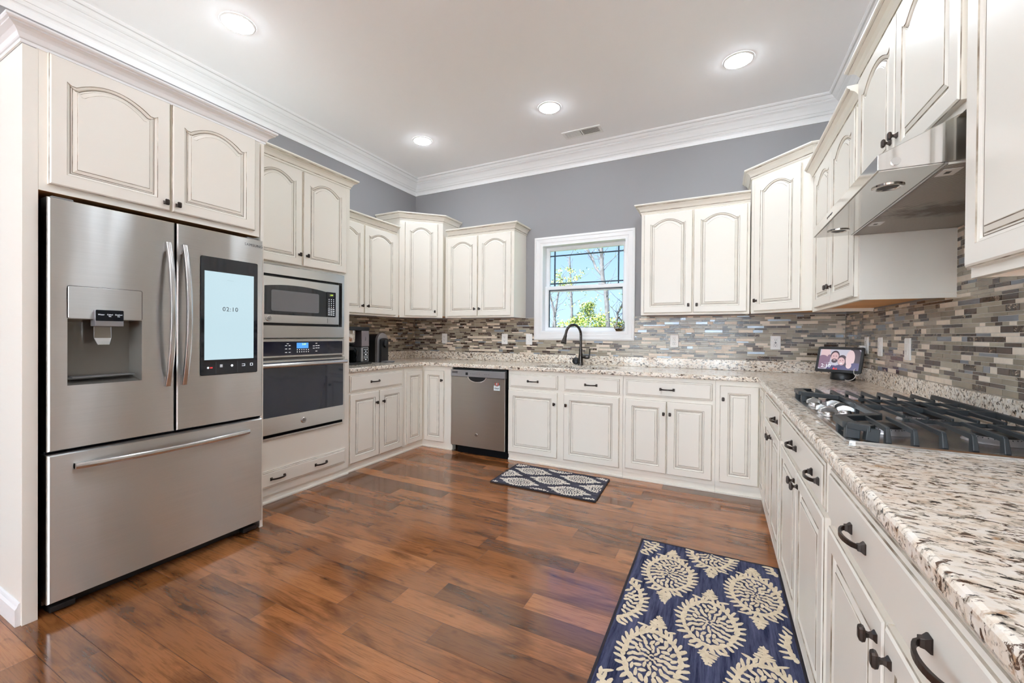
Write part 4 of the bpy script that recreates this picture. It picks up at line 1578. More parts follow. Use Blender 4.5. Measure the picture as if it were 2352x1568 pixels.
for u in (.245, .265, .281, .297, .318, .345, .41, .43, .452):
    s.box(u - .003, u + .003, -.0086, -.0082, .815, .821)
s.build('key_legends', 'letter_grey', dp)
badge(dd, .312, .206, -.0022, .017)
MB().box(.070, .652, .030, .038, .001, .076).build('kick_plate', 'black_matte', t)
# "clean" magnet
t = thing('dishwasher_magnet', 'small puppy-shaped sign reading clean, stuck on the dishwasher front', 'magnet', (1.555, -.6545, .708))
MB().box(-.034, .034, -.004, -.0005, -.040, .008).build('sign_board', 'mag_white', t, bevel=.001)
s = MB()
s.lathe([(.018, 0), (.018, -.004), (0, -.006)], (0, -.0012, .018), 14, 'y', mats=[0, 0])
for sg in (-1, 1):
    s.prism([(sg * .008, .026), (sg * .022, .040), (sg * .024, .016)], -.0045, -.001, 1, 'y')
s.box(-.004, .004, -.0085, -.0045, .004, .034, 2)
s.lathe([(.004, 0), (.004, -.002)], (0, -.007, .012), 8, 'y', mats=[3])
s.box(-.010, -.006, -.0085, -.006, .020, .024, 3).box(.006, .010, -.0085, -.006, .020, .024, 3)
s.build('puppy', ['mag_red', 'mag_red', 'mag_white', 'mag_text'], t)
text('clean_lettering', 'clean', .026, t, (0, -.0046, -.018), 'mag_text')

# ------------------------------------------------------------------ range hood
t = thing('range_hood', 'stainless under-cabinet range hood with greasy ribbed filters, above the gas cooktop', 'range hood', (3.879, -1.776, 1.690), RZR)
HU, HD = .912, .506
s = MB()
s.loft([[(u, 0, .002), (u, 0, .046), (u, .176, .128), (u, HD, .128), (u, HD, .002)] for u in (0, HU)], 0, 0, 0)
s.build('canopy', 'polished', t, bevel=.0015)
MB().box(.004, HU - .004, .004, .142, -.001, .0018).build('light_panel', 'polished', t)
for u in (.128, .742):
    s = MB()
    s.lathe([(.040, -.0012), (.040, -.004), (.036, -.006), (.028, -.0045), (.026, -.0025)], (u, .070, 0), 28, mats=[0, 0, 0, 0], caps=False)
    s.lathe([(.026, -.0025), (0, -.0025)], (u, .070, 0), 28, mats=[1], caps=False)
    s.build('hood_light', ['chrome', 'slot'], t)
MB().box(.004, HU - .004, .1425, .150, -.003, .0018).build('filter_rail', 'steel_flat', t)
for u0, u1 in ((.006, .4525), (.4565, HU - .006)):
    f = MB().box(u0, u1, .1505, HD - .004, -.0045, .0015).build('grease_filter', 'filter', t)
    uc = u0 + .215 if u0 < .2 else u1 - .070
    pl2 = MB().box(uc - .030, uc + .030, .156, .196, -.0062, -.0046).build('latch_plate', 'white', f)
    MB().box(uc - .010, uc + .010, .168, .180, -.0066, -.0061).build('latch_slot', 'slot', f)
s = MB()
for k in range(6):
    s.box(.285 + k * .016, .296 + k * .016, -.0006, .0005, .019 + (k % 2) * .002, .026)
s.build('front_lettering', 'slot', t)
MB().lathe([(.011, 0), (.011, -.003), (.008, -.004)], (HU + .0005, .040, .022), 16, 'x').build('side_cap', 'steel_flat', t).location = (.0035, 0, 0)
MB().box(0, HU, HD - .10, HD, .004, .005).build('back_flange', 'steel_dark', t)

# ------------------------------------------------------------------ gas cooktop
t = thing('gas_cooktop', 'stainless gas cooktop with black cast-iron grates set into the granite counter', 'cooktop', (3.800, -1.750, CT), RZR)
CU, CD = 1.005, .535
s = MB()
rgs = [rect(0, CU, 0, CD, 0, .022, 5), rect(0, CU, 0, CD, 0, .022, 5), rect(.004, CU - .004, .004, CD - .004, 0, .02, 5), rect(.020, CU - .020, .020, CD - .020, 0, .016, 5), rect(.030, CU - .030, .030, CD - .030, 0, .014, 5)]
zs = [.0004, .005, .0085, .0085, .0045]
s.loft([[(p[0], p[2], z) for p in rg_] for rg_, z in zip(rgs, zs)], 0, 0, 0)
s.build('plate', 'steel_flat', t)
GT = .052                                    # top of the grates
for uc, yc, r in ((.235, .145, .048), (.235, .385, .040), (.500, .330, .056), (.795, .145, .040), (.795, .385, .048)):
    s = MB()
    s.lathe([(r + .022, .0005), (r + .018, .006), (r + .006, .010), (r + .002, .016), (r, .0175)], (uc, yc, .0045), 28, mats=[0] * 4, caps=False)
    s.lathe([(r, .0175), (r + .001, .0235), (r - .004, .0265), (0, .028)], (uc, yc, .0045), 28, mats=[1, 1, 1], caps=False)
    for k in range(28):
        a = 2 * PI * k / 28
        s.box(uc + (r + .003) * math.cos(a) - .001, uc + (r + .003) * math.cos(a) + .001, yc + (r + .003) * math.sin(a) - .001, yc + (r + .003) * math.sin(a) + .001, .0145, .0205, 1)
    s.build('burner', ['silver', 'black'], t)


def grate(u_out, u_in, sg):
    """u_out: outer edge (towards the plate's end), u_in: seam edge; sg: +1 when u_out > u_in."""
    s = MB()
    b_, hgt = .013, .018
    zc = GT - hgt / 2
    y0, y1, yn = .022, .508, .140
    ua = u_out - sg * .150                   # where the front edge turns back to clear the knobs
    ub = u_in - sg * 0 + sg * .150 * 0
    P = [(u_out, y1), (u_out, y0 + .045), (u_out - sg * .030, y0), (ua, y0), (ua - sg * .085, yn), (u_in, yn), (u_in, y1)]
    for i in range(1, len(P)):
        p, q = P[i], P[(i + 1) % len(P)]
        w_ = b_
        if i in (1, 2):
            w_ = .034
        elif i == 3:
            w_ = .028
        s.bar((p[0], p[1], zc), (q[0], q[1], zc), w_, hgt)
    # broad corner foot
    s.bar((u_out - sg * .004, y0 + .045, zc), (u_out + sg * .0, y0 + .040, .0065), .030, .030)
    s.bar((u_out - sg * .030, y0 + .006, zc), (u_out - sg * .028, y0 + .004, .0065), .034, .026)
    s.bar((ua, y0 + .004, zc), (ua, y0 + .004, .0065), .022, .022)
    # fingers
    ys = [.098, .155, .212, .269, .326, .383, .440]
    um = (u_out + u_in) / 2
    for k, y in enumerate(ys):
        uo = u_out
        s.bar((uo + sg * .002, y, zc), (um + sg * .022, y, zc + .002), .010, .016, w2=.007, h2=.011)
        s.bar((uo - sg * .004, y, zc + .003), (uo + sg * .004, y, .0065), .0095, .018, w2=.013, h2=.024)
        if y > yn:
            s.bar((u_in, y, zc), (um - sg * .030, y, zc + .002), .009, .015, w2=.007, h2=.011)
    s.bar((um, .200, zc - .004), (um, y1, zc - .004), .011, .012)
    for y in (yn, y1):
        s.bar((u_in, y, zc), (u_in, y, .0065), .013, .013)
    s.bar((u_out, y1, zc), (u_out, y1, .0065), .013, .013)
    return s.build('grate', 'iron', t, bevel=.002)


grate(.030, .4985, -1)
grate(CU - .030, .5055, 1)
for uc, yc, r in ((.310, .042, .021), (.345, .104, .021), (.415, .112, .021), (.500, .036, .016), (.490, .110, .021), (.560, .045, .021)):
    s = MB()
    s.lathe([(r * 1.05, 0), (r * 1.05, .004), (r * .9, .007), (r * .86, .015), (r * .7, .018), (0, .0185)], (0, 0, 0), 24)
    n_ = 8
    s.loft([[(-r * .30, y_, .013), (r * .30, y_, .013), (r * .22, y_, .036 - .010 * (y_ / r / 1.3) ** 2), (-r * .22, y_, .036 - .010 * (y_ / r / 1.3) ** 2)] for y_ in [r * 1.3 * (2 * k / n_ - 1) for k in range(n_ + 1)]], 0, 0, 0)
    kb = s.build('control_knob', 'steel_flat', t, loc=(uc, yc, .0048), rot=(0, 0, random.uniform(-.3, .3)), bevel=.002)

# ------------------------------------------------------------------ things on the counter
t = thing('drip_coffee_maker', 'black and silver drip coffee maker with glass carafe, closest to the oven tower', 'coffee maker', (.345, -1.425, CT + .0004), RZL)
MB().box(0, .300, -.035, .225, 0, .020).build('base', 'black', t, bevel=.006)
MB().box(.004, .185, .120, .225, .0205, .330).build('reservoir', 'black', t, bevel=.006)
MB().box(.0, .298, -.004, .225, .3305, .368).build('lid', 'black', t, bevel=.006)
MB().box(.196, .296, .004, .225, .020, .166).build('control_column', 'silver', t, bevel=.008)
cc = MB().box(.196, .296, .000, .225, .170, .330).build('upper_column', 'purple_silver', t, bevel=.006)
text('maker_lettering', 'coffee', .016, cc, (.246, -.0008, .250), 'slot', basis=Matrix.Rotation(PI / 2, 4, 'Y') @ FRONT)
cpn = MB().loft([rect(.220, .280, .030, .158, .0035, .006), rect(.220, .280, .030, .158, .0015, .006)], 0, 0, 0).build('control_panel', 'black_glass', t)
s = MB()
for r_, (w_, n_) in enumerate(((.018, 1), (.006, 3), (.006, 3), (.020, 1), (.006, 3), (.014, 1), (.006, 3))):
    for k in range(n_):
        cu = .250 + (k - (n_ - 1) / 2) * .018
        s.box(cu - w_ / 2, cu + w_ / 2, .0005, .0014, .040 + r_ * .0165, .047 + r_ * .0165)
s.build('key_legends', 'letter', cpn)
MB().lathe([(.052, .215), (.058, .225), (.060, .305), (.060, .3295)], (.092, .060, 0), 28).build('brew_basket', 'chrome', t)
MB().lathe([(.030, .185), (.050, .200), (.052, .2145)], (.092, .060, 0), 24).build('basket_cone', 'black', t)
cf = MB().lathe([(.058, .0205), (.066, .030), (.068, .070), (.058, .115), (.046, .140)], (.092, .060, 0), 28, caps=False).build('carafe', 'carafe', t)
MB().lathe([(.047, .1405), (.051, .160), (.048, .172), (.020, .176), (0, .176)], (.092, .060, 0), 24).build('carafe_lid', 'black', cf)
MB().tube([(.135, .050, .160), (.160, .044, .158), (.172, .040, .135), (.172, .040, .085), (.158, .046, .055)], [.008, .010, .011, .011, .006], 10).build('carafe_handle', 'black', cf)

t = thing('pod_coffee_machine', 'black pod coffee machine with silver arched front, nearest the inside corner', 'coffee machine', (.300, -.965, CT + .0004), RZL)


def arch_uz(w, h, r, n=14):
    return [(0, 0), (w, 0)] + [(w / 2 + w / 2 * math.cos(PI * k / n), h - r + r * math.sin(PI * k / n)) for k in range(n + 1)]


def arch_pr(name, mat, w, h, r, ya, yb, u0=0, parent=t, bev=.003, z0=0):
    return MB().loft([[(u0 + a, ya, z0 + b_) for a, b_ in arch_uz(w, h, r)], [(u0 + a, yb, z0 + b_) for a, b_ in arch_uz(w, h, r)]], 0, 0, 0).build(name, mat, parent, bevel=bev)


arch_pr('rear_body', 'black', .150, .298, .085, .0355, .235)
arch_pr('front_frame', 'silver', .158, .310, .088, 0, .035, -.004)
arch_pr('front_panel', 'black', .106, .256, .022, -.030, -.0005, .022, bev=.006)
s = MB()
s.lathe([(.026, 0), (.028, .012), (.028, .040), (.020, .060), (0, .064)], (.075, -.040, .175), 18)
s.lathe([(.010, -.02), (.012, 0)], (.075, -.044, .175), 12)
s.build('spout', 'black', t)
MB().box(.018, .132, -.115, -.0305, 0, .016).build('drip_tray', 'grey_plastic', t, bevel=.004)

# smart display
t = thing('smart_display', 'black tabletop smart display showing a family photo and the time, behind the cooktop', 'smart display', (4.245, -.535, CT + .0004), math.radians(-35))
MB().lathe([(.070, 0), (.072, .006), (.066, .050), (.050, .075), (.030, .080)], (0, .030, 0), 28).build('stand', 'black', t)
panel = MB().loft([rect(-.138, .138, -.092, .092, 0, .012), rect(-.140, .140, -.094, .094, -.004, .012), rect(-.138, .138, -.092, .092, -.009, .012)], 0, 0, 0).build(
    'panel', 'black', t, loc=(0, -.015, .140), rot=(math.radians(-17), 0, 0))
SA, SB = .121, .073


def clip(poly):
    for ax, sg, lim in ((0, 1, SA), (0, -1, SA), (1, 1, SB), (1, -1, SB)):
        out = []
        for i in range(len(poly)):
            p, q = poly[i], poly[(i + 1) % len(poly)]
            a, b_ = lim - sg * p[ax], lim - sg * q[ax]
            if a >= 0:
                out.append(p)
            if (a >= 0) != (b_ >= 0):
                k = a / (a - b_)
                out.append((p[0] + (q[0] - p[0]) * k, p[1] + (q[1] - p[1]) * k))
        poly = out
        if not poly:
            break
    return poly


def ell(cx, cy, rx, ry, a0=0, a1=2 * PI, n=26, tilt=0):
    pts = []
    for k in range(n):
        a = a0 + (a1 - a0) * k / n
        x, y = rx * math.cos(a), ry * math.sin(a)
        pts.append((cx + x * math.cos(tilt) - y * math.sin(tilt), cy + x * math.sin(tilt) + y * math.cos(tilt)))
    return pts


PM = ['photo_bg', 'skin', 'skin2', 'hair', 'shirt', 'photo_mauve', 'letter', 'red']
s = MB()
lay = 0
for mt_, poly in [(0, [(-SA, -SB), (SA, -SB), (SA, SB), (-SA, SB)]),
                  (2, ell(-.085, .040, .030, .062)), (5, ell(-.098, -.020, .040, .050)), (5, ell(-.060, .005, .014, .030)),
                  (0, [(-.056, -SB), (.048, -SB), (.052, SB), (-.050, SB)]),
                  (4, ell(-.030, -.085, .042, .042)), (3, ell(-.026, .028, .027, .036)), (1, ell(-.026, .018, .0235, .034)), (3, ell(-.026, -.010, .018, .015)), (2, ell(-.026, -.004, .008, .003)),
                  (3, ell(-.034, .024, .0035, .0022)), (3, ell(-.018, .024, .0035, .0022)),
                  (3, ell(.022, -.008, .029, .042, tilt=.15)), (3, ell(.040, -.045, .016, .040)), (4, ell(.012, -.078, .045, .040)), (1, ell(.016, -.012, .021, .029, tilt=.15)),
                  (3, ell(.009, -.006, .003, .002)), (3, ell(.024, -.004, .003, .002)), (6, ell(.016, -.026, .008, .0032)),
                  (0, [(.048, -SB), (SA, -SB), (SA, SB), (.056, SB)]), (3, ell(.098, .005, .040, .085, tilt=.2)), (2, ell(.066, .010, .026, .060)), (4, ell(.100, -.070, .055, .050)), (2, ell(.062, -.040, .016, .022)),
                  (7, [(-.030, -.073), (-.022, -.056), (-.014, -.073)]), (7, [(-.014, -.073), (-.007, -.060), (0, -.073)])]:
    poly = clip(poly)
    if len(poly) > 2:
        y = -.0094 - lay * .00003
        s.quadpts([(a, y, b_) for a, b_ in poly], mt_)
        lay += 1
ph = s.build('photo_screen', PM, panel, recalc=False)
text('clock_digits', '2:10', .036, panel, (-.073, -.0110, -.050), 'letter')
text('weather_lettering', '- -- ----', .012, panel, (-.068, -.0110, -.024), 'letter')
MB().lathe([(.004, 0), (.004, -.0006)], (.118, -.0091, .083), 12, 'y').build('camera_dot', 'slot', panel)

# wall plates
PL = 'wall plates along the tiled backsplash'


def wall_plate(name, label, loc, rz, kind='outlet', dark=False):
    t = thing(name, label, 'outlet' if kind == 'outlet' else 'switch', loc, rz, PL)
    MB().loft([rect(-.038, .038, -.060, .060, 0, .004), rect(-.038, .038, -.060, .060, -.003, .004), rect(-.034, .034, -.056, .056, -.0065, .003)], 0, 0, 0).build('cover_plate', 'white', t)
    if kind == 'outlet':
        for v in (-.021, .021):
            f = MB().loft([rect(-.017, .017, v - .016, v + .016, -.0066, .008), rect(-.016, .016, v - .015, v + .015, -.0086, .008)], 0, 0, 0).build('socket', 'white', t)
            q = MB()
            q.box(-.0075, -.005, -.0091, -.0085, v, v + .009).box(.005, .0075, -.0091, -.0085, v, v + .008).box(-.0025, .0025, -.0091, -.0085, v - .010, v - .005)
            q.build('socket_slots', 'black' if dark else 'slot', f)
        if dark:
            MB().box(-.006, .006, -.0091, -.0066, -.005, .005).build('usb_port', 'black', t)
    else:
        f = MB().loft([rect(-.016, .016, -.032, .032, -.0066), rect(-.014, .014, -.030, .030, -.0096)], 0, 0, 0).build('rocker', 'white', t)
        MB().box(-.002, .002, -.0104, -.0097, -.012, -.008).build('indicator', 'slot', f)
    return t


TY = -.0066
wall_plate('wall_outlet', 'white outlet on the tile between the corner and dishwasher, deepest in the corner', (.470, TY, 1.164), 0)
wall_plate('wall_outlet', 'white outlet on the tile above the dishwasher', (1.304, TY, 1.166), 0)
wall_plate('wall_switch', 'white rocker switch plate on the tile touching the window casing', (1.608, TY, 1.166), 0, 'switch')
wall_plate('wall_outlet', 'white outlet on the tile under the double cabinet past the window', (3.105, TY, 1.166), 0)
wall_plate('wall_outlet', 'white outlet with dark usb sockets on the tile beside the smart display', (3.910, TY, 1.162), 0, dark=True)
wall_plate('wall_outlet', 'white outlet holding the charger plug behind the smart display', (W + TY, -.560, 1.160), RZR)
wall_plate('wall_switch', 'white rocker switch plate on the stove wall tile, middle of the three', (W + TY, -.832, 1.156), RZR, 'switch')
wall_plate('wall_switch', 'white rocker switch plate on the stove wall tile, nearest the cooktop', (W + TY, -1.262, 1.152), RZR, 'switch')
o = MB().box(-.020, .020, -.032, 0, -.022, .022).build('charger_plug', 'white', loc=(W + TY - .0095, -.560, 1.136), rot=(0, 0, RZR), bevel=.005)
tag(o, 'white cube charger plugged into the outlet behind the smart display', 'charger')
pts = [(4.345, -.562, 1.120), (4.352, -.575, 1.05), (4.340, -.60, .98), (4.322, -.615, .955), (4.300, -.635, .962), (4.296, -.640, .990), (4.310, -.628, 1.000), (4.316, -.622, .975), (4.300, -.632, .935), (4.275, -.625, .9185), (4.262, -.60, .9175), (4.262, -.575, .9185)]
sm_ = []
for i in range(len(pts) - 1):
    p0, p1, p2, p3 = [Vector(pts[max(0, min(len(pts) - 1, j))]) for j in (i - 1, i, i + 1, i + 2)]
    for k in range(5):
        u = k / 5
        sm_.append(.5 * ((2 * p1) + (p2 - p0) * u + (2 * p0 - 5 * p1 + 4 * p2 - p3) * u * u + (3 * p1 - p0 - 3 * p2 + p3) * u ** 3))
o = MB().tube(sm_, .0020, 8).build('power_cable', 'white')
tag(o, 'thin white power cable looping beside the smart display', 'cable')

# terrarium on the window sill
t = thing('glass_terrarium', 'small geometric glass terrarium with green plant, standing on the window sill', 'terrarium', (2.585, .006, WZ0 + .0125))
rings = []
for z, r_, a0 in ((.0, .030, 0), (.050, .062, .314), (.085, .058, 0), (.135, .004, .314)):
    rings.append([(r_ * math.cos(a0 + 2 * PI * k / 5), r_ * math.sin(a0 + 2 * PI * k / 5), z) for k in range(5)])
MB().loft(rings, 0, 0, 0).build('glass_body', 'clear', t)
s = MB()
for i, rg_ in enumerate(rings):
    for k in range(5):
        if i < 3:
            s.tube([rg_[k], rings[i + 1][k]], .0016, 6)
            s.tube([rg_[k], rings[i + 1][(k - (1 if i != 1 else 0)) % 5 if i != 1 else (k + 1) % 5]], .0016, 6)
        if i < 3:
            s.tube([rg_[k], rg_[(k + 1) % 5]], .0016, 6)
s.build('metal_edges', 'brass', t)
MB().lathe([(.024, .002), (.040, .022), (.0, .027)], (0, 0, 0), 10).build('soil', 'soil', t)
s = MB()
rn = random.Random(3)
for k in range(26):
    a, rr_, zz = rn.random() * 6.28, rn.random() * .030, .030 + rn.random() * .05
    c_ = Vector((rr_ * math.cos(a), rr_ * math.sin(a), zz))
    d1 = Vector((rn.uniform(-1, 1), rn.uniform(-1, 1), rn.uniform(-.2, 1))).normalized() * .016
    d2 = d1.cross(Vector((rn.random(), rn.random(), .3))).normalized() * .006
    s.quadpts([c_ - d1, c_ + d2, c_ + d1, c_ - d2])
s.build('plant', 'leaf', t, recalc=False)
MB().lathe([(.004, .130), (.008, .138), (.004, .146)], (0, 0, 0), 8).build('finial', 'black', t)

# ------------------------------------------------------------------ ceiling lights and air vent
LG = 'recessed ceiling lights'
protoL = thing('recessed_light', 'round recessed ceiling light above the refrigerator side of the floor', 'ceiling light', (.787, -2.685, H), 0, LG)
MB().lathe([(.099, -.0003), (.098, -.004), (.088, -.0075), (.080, -.006), (.078, -.0035)], n=40, caps=False).build('trim_ring', 'white', protoL)
MB().lathe([(.0778, -.0035), (.072, -.013), (.050, -.018), (0, -.020)], n=40, caps=False).build('diffuser', 'lamp', protoL)
for x, y, lab in ((.825, -.910, 'round recessed ceiling light in the corner, ahead of the diagonal cabinet by the coffee makers'),
                  (2.180, -.914, 'round recessed ceiling light above the sink, next to the air vent'),
                  (3.582, -.897, 'round recessed ceiling light above the counter near the tall corner cabinet on the stove side'),
                  (2.185, -2.69, 'round recessed ceiling light over the middle of the kitchen floor'),
                  (3.582, -2.66, 'round recessed ceiling light over the blue rug beside the range hood')):
    c = dup(protoL)
    c.location = (x, y, H)
    c['label'] = lab
for x, y, lab in ((.8, -4.6, 'unseen recessed light added behind the camera by the side wall'), (2.19, -4.6, 'unseen recessed light added behind the camera, central'), (3.58, -4.6, 'unseen recessed light added behind the camera by the stove wall'),
                  (1.3, -6.8, 'unseen recessed light added far behind the camera near the side wall'), (3.1, -6.8, 'unseen recessed light added far behind the camera near the rear windows')):
    c = dup(protoL)  # extra lamps out of view, added to light the room
    c.location = (x, y, H)
    c['label'] = lab
t = thing('ceiling_vent', 'white rectangular air vent with louvres in the ceiling near the window wall', 'vent', (2.305, -.372, H))
s = MB()
for a0, a1, b0, b1 in ((-.185, .185, -.075, -.052), (-.185, .185, .052, .075), (-.185, -.160, -.052, .052), (.160, .185, -.052, .052), (-.006, .006, -.052, .052)):
    s.box(a0, a1, b0, b1, -.007, -.0004)
s.build('frame', 'white', t, bevel=.002)
MB().box(-.16, .16, -.052, .052, -.0012, -.0004).build('duct_shadow', 'slot', t)
s = MB()
for k in range(13):
    for sg in (-1, 1):
        u = sg * (.014 + k * .0115)
        s.loft([[(u - .0035, y, -.0015), (u + .0005, y, -.0015), (u + .0045 * sg + .0, y, -.0065), (u + .0045 * sg - .004, y, -.0065)] for y in (-.052, .052)], 0, 0, 0)
s.build('louvres', 'white', t)

# ------------------------------------------------------------------ rugs
def medallion(cx, cy, k, ang, fat=1.):
    """Leafy pointed-oval motif; returns a list of leaf blobs (x, y, length, width, direction)."""
    out = []
    L_, Wd = .185 * k, .125 * k

    def P(a, f=1.):                          # pointed oval, tip at +
        x = Wd * f * math.sin(a)
        y = L_ * f * math.cos(a) * (1 - .10 * math.sin(a) ** 2)
        return x, y
    n = 32
    for i in range(n):                       # fringe of the outline
        a = 2 * PI * (i + .5) / n
        x, y = P(a, .92)
        x2, y2 = P(a, 1.2)
        d = math.atan2(y2 - y, x2 - x)
        out.append((x, y, .048 * k, .0150 * k * fat, d + (.40 if x > 0 else -.40)))
    for i in range(n):                       # solid band inside the fringe
        a = 2 * PI * i / n
        x, y = P(a, .80)
        x2, y2 = P(a + .1, .80)
        out.append((x, y, .034 * k, .021 * k * fat, math.atan2(y2 - y, x2 - x)))
    for f, m_, ln, wd, sk in ((.63, 22, .036, .0150, .5), (.46, 17, .034, .0150, -.5), (.30, 12, .030, .0130, .45), (.17, 8, .020, .0100, 0)):
        for i in range(m_):
            a = 2 * PI * (i + .5 * (m_ % 2)) / m_
            x, y = P(a, f)
            out.append((x, y, ln * k, wd * k * fat, math.atan2(y * .8, x) + sk))
    for i in range(6):
        a = 2 * PI * i / 6
        out.append((.011 * k * math.cos(a), .011 * k * math.sin(a), .012 * k, .007 * k, a + PI / 2))
    for sg in (1, -1):                       # palmettes above and below
        for j in range(7):
            y = sg * (L_ * .98 + j * .0105 * k)
            ln = (.046 - j * .0052) * k
            for sx in (-1, 1):
                out.append((sx * ln * .36, y + sg * .004 * k, ln, .0098 * k, math.atan2(sg * .35, sx)))
        out.append((0, sg * (L_ + .035 * k), .09 * k, .013 * k, PI / 2))
        for sx in (-1, 1):
            out.append((sx * .052 * k, sg * L_ * .92, .050 * k, .012 * k, math.atan2(sg * .25, sx)))
    ca, sa = math.cos(ang), math.sin(ang)
    return [(cx + x * ca - y * sa, cy + x * sa + y * ca, l_, w_, d + ang) for x, y, l_, w_, d in out]


def rug(name, label, corners, base, pile, cents, k, ang, seed, fat=1., short=1.):
    """corners: far-left, far-right, near-right, near-left (world xy)."""
    t = thing(name, label, 'rug', ((corners[0][0] + corners[2][0]) / 2, (corners[0][1] + corners[2][1]) / 2, 0))
    ox, oy = t.location.x, t.location.y
    cs = [(x - ox, y - oy) for x, y in corners]
    MB().prism(cs, .0006, .0085).build('rug_base', base, t, bevel=.002)
    e = MB()
    for i in range(4):
        p, q = cs[i], cs[(i + 1) % 4]
        e.bar((p[0], p[1], .0052), (q[0], q[1], .0052), .010, .0088)
    e.build('binding', 'rug_edge', t)
    A, B, Cc, D4 = [Vector(c) for c in cs]

    def inside(x, y, mrg):
        for i in range(4):
            p, q = Vector(cs[i]), Vector(cs[(i + 1) % 4])
            d = (q - p).normalized()
            if (x - p.x) * d.y - (y - p.y) * d.x < mrg:
                return False
        return True
    rn = random.Random(seed)
    s = MB()
    for cx, cy in cents:
        for x, y, l_, w_, d in medallion(cx - ox, cy - oy, k, ang, fat):
            x += rn.gauss(0, .0015)
            y += rn.gauss(0, .0015)
            d += rn.gauss(0, .16)
            l_ *= rn.uniform(.82, 1.12) * short
            w_ *= rn.uniform(.85, 1.2)
            if not inside(x, y, .010):
                continue
            ring = []
            for q in range(9):
                a = 2 * PI * q / 9
                r_ = rn.uniform(.86, 1.12)
                px, py = l_ / 2 * math.cos(a) * r_, w_ / 2 * math.sin(a) * r_
                ring.append((x + px * math.cos(d) - py * math.sin(d), y + px * math.sin(d) + py * math.cos(d)))
            if not all(inside(a_, b_, .006) for a_, b_ in ring):
                continue
            z = .0084 + rn.random() * .0006
            s.loft([[(a_, b_, z - .0015) for a_, b_ in ring], [(a_, b_, z + .0018) for a_, b_ in ring]], 0, None, 0)
    s.build('pile_pattern', pile, t)
    return t


ROTB = 0
cb = []
for i in range(-2, 4):
    for j in range(-3, 3):
        cb.append((3.265 + .377 * i + (.1885 if j % 2 else 0), -1.982 + .312 * j))
rug('runner_rug', 'navy blue rug with cream leafy medallions, along the stove-side cabinets', [(3.088, -1.668), (3.764, -1.668), (3.764, -2.90), (3.088, -2.90)], 'navy', 'cream_pile', cb, 1.0, 0, 4)
cs_ = []
for i in range(-3, 4):
    for j in range(-3, 4):
        cs_.append((2.243 + .2135 * i, -1.000 + .148 * j) if (i + j) % 2 == 0 else None)
cs_ = [c for c in cs_ if c]
rug('kitchen_mat', 'small grey mat with white dotted medallions, in front of the sink cabinet', [(1.817, -.716), (2.672, -.732), (2.690, -1.255), (1.818, -1.246)], 'slate', 'white_pile', cs_, .70, PI / 2 - .01, 9, 1.15, .66)

# ------------------------------------------------------------------ outdoors
box('ground', 'lawn', None, -30, 40, .6, 60, -.5, -.35, kind='structure')
box('ground_rear', 'bounce_ground', None, -30, 40, -50, REAR - .6, -.5, -.35, kind='structure')  # unseen pale ground, added to bounce sun in through the rear windows
box('ground_side', 'bounce_ground', None, -30, -.6, REAR - .6, .6, -.5, -.35, kind='structure')  # same added bounce surface outside the side window
GZ = -.35


def leafage(name, blobs, size, mats, parent, seed, dens):
    rn = random.Random(seed)
    s = MB()
    for (x, y, z, rx, ry, rz_) in blobs:
        n = int(dens * (rx * ry * rz_) ** .667)
        for _ in range(n):
            while True:
                p = Vector((rn.uniform(-1, 1), rn.uniform(-1, 1), rn.uniform(-1, 1)))
                if p.length <= 1:
                    break
            p = p * (.55 + .45 * rn.random())
            c_ = Vector((x + p.x * rx, y + p.y * ry, z + p.z * rz_))
            d1 = Vector((rn.uniform(-1, 1), rn.uniform(-1, 1), rn.uniform(-1, 1))).normalized() * size * rn.uniform(.6, 1.3)
            d2 = d1.cross(Vector((rn.uniform(-1, 1), rn.uniform(-1, 1), rn.uniform(-1, 1)))).normalized() * size * .45
            s.quadpts([c_ - d1, c_ + d2, c_ + d1, c_ - d2], rn.randrange(len(mats)))
    return s.build(name, mats, parent, recalc=False)


def tree(name, label, cat, loc, trunks, blobs, size, mats, seed, dens=700, group=None):
    t = thing(name, label, cat, loc, 0, group)
    L = Vector(loc)
    s = MB()
    for path, r0, r1 in trunks:
        n = len(path)
        s.tube([Vector(p) - L for p in path], [r0 + (r1 - r0) * i / (n - 1) for i in range(n)], 9)
    s.build('trunk', 'bark', t)
    if blobs:
        leafage('foliage', [(b_[0] - L.x, b_[1] - L.y, b_[2] - L.z) + tuple(b_[3:]) for b_ in blobs], size, mats, t, seed, dens)
    return t


def twigs(path, n, ln, seed, r=.012, up=.4):
    rn = random.Random(seed)
    out = []
    for _ in range(n):
        i = rn.randrange(1, len(path) - 1)
        p = Vector(path[i]).lerp(Vector(path[i + 1]), rn.random())
        d = Vector((rn.uniform(-1, 1), rn.uniform(-.6, .6), rn.uniform(-.1, 1) + up)).normalized()
        l_ = ln * rn.uniform(.5, 1.2)
        out.append(([p, p + d * l_ * .5 + Vector((rn.gauss(0, .05), 0, rn.gauss(0, .05))), p + d * l_ + Vector((rn.gauss(0, .12), 0, rn.gauss(0, .1)))], r, r * .3))
    return out


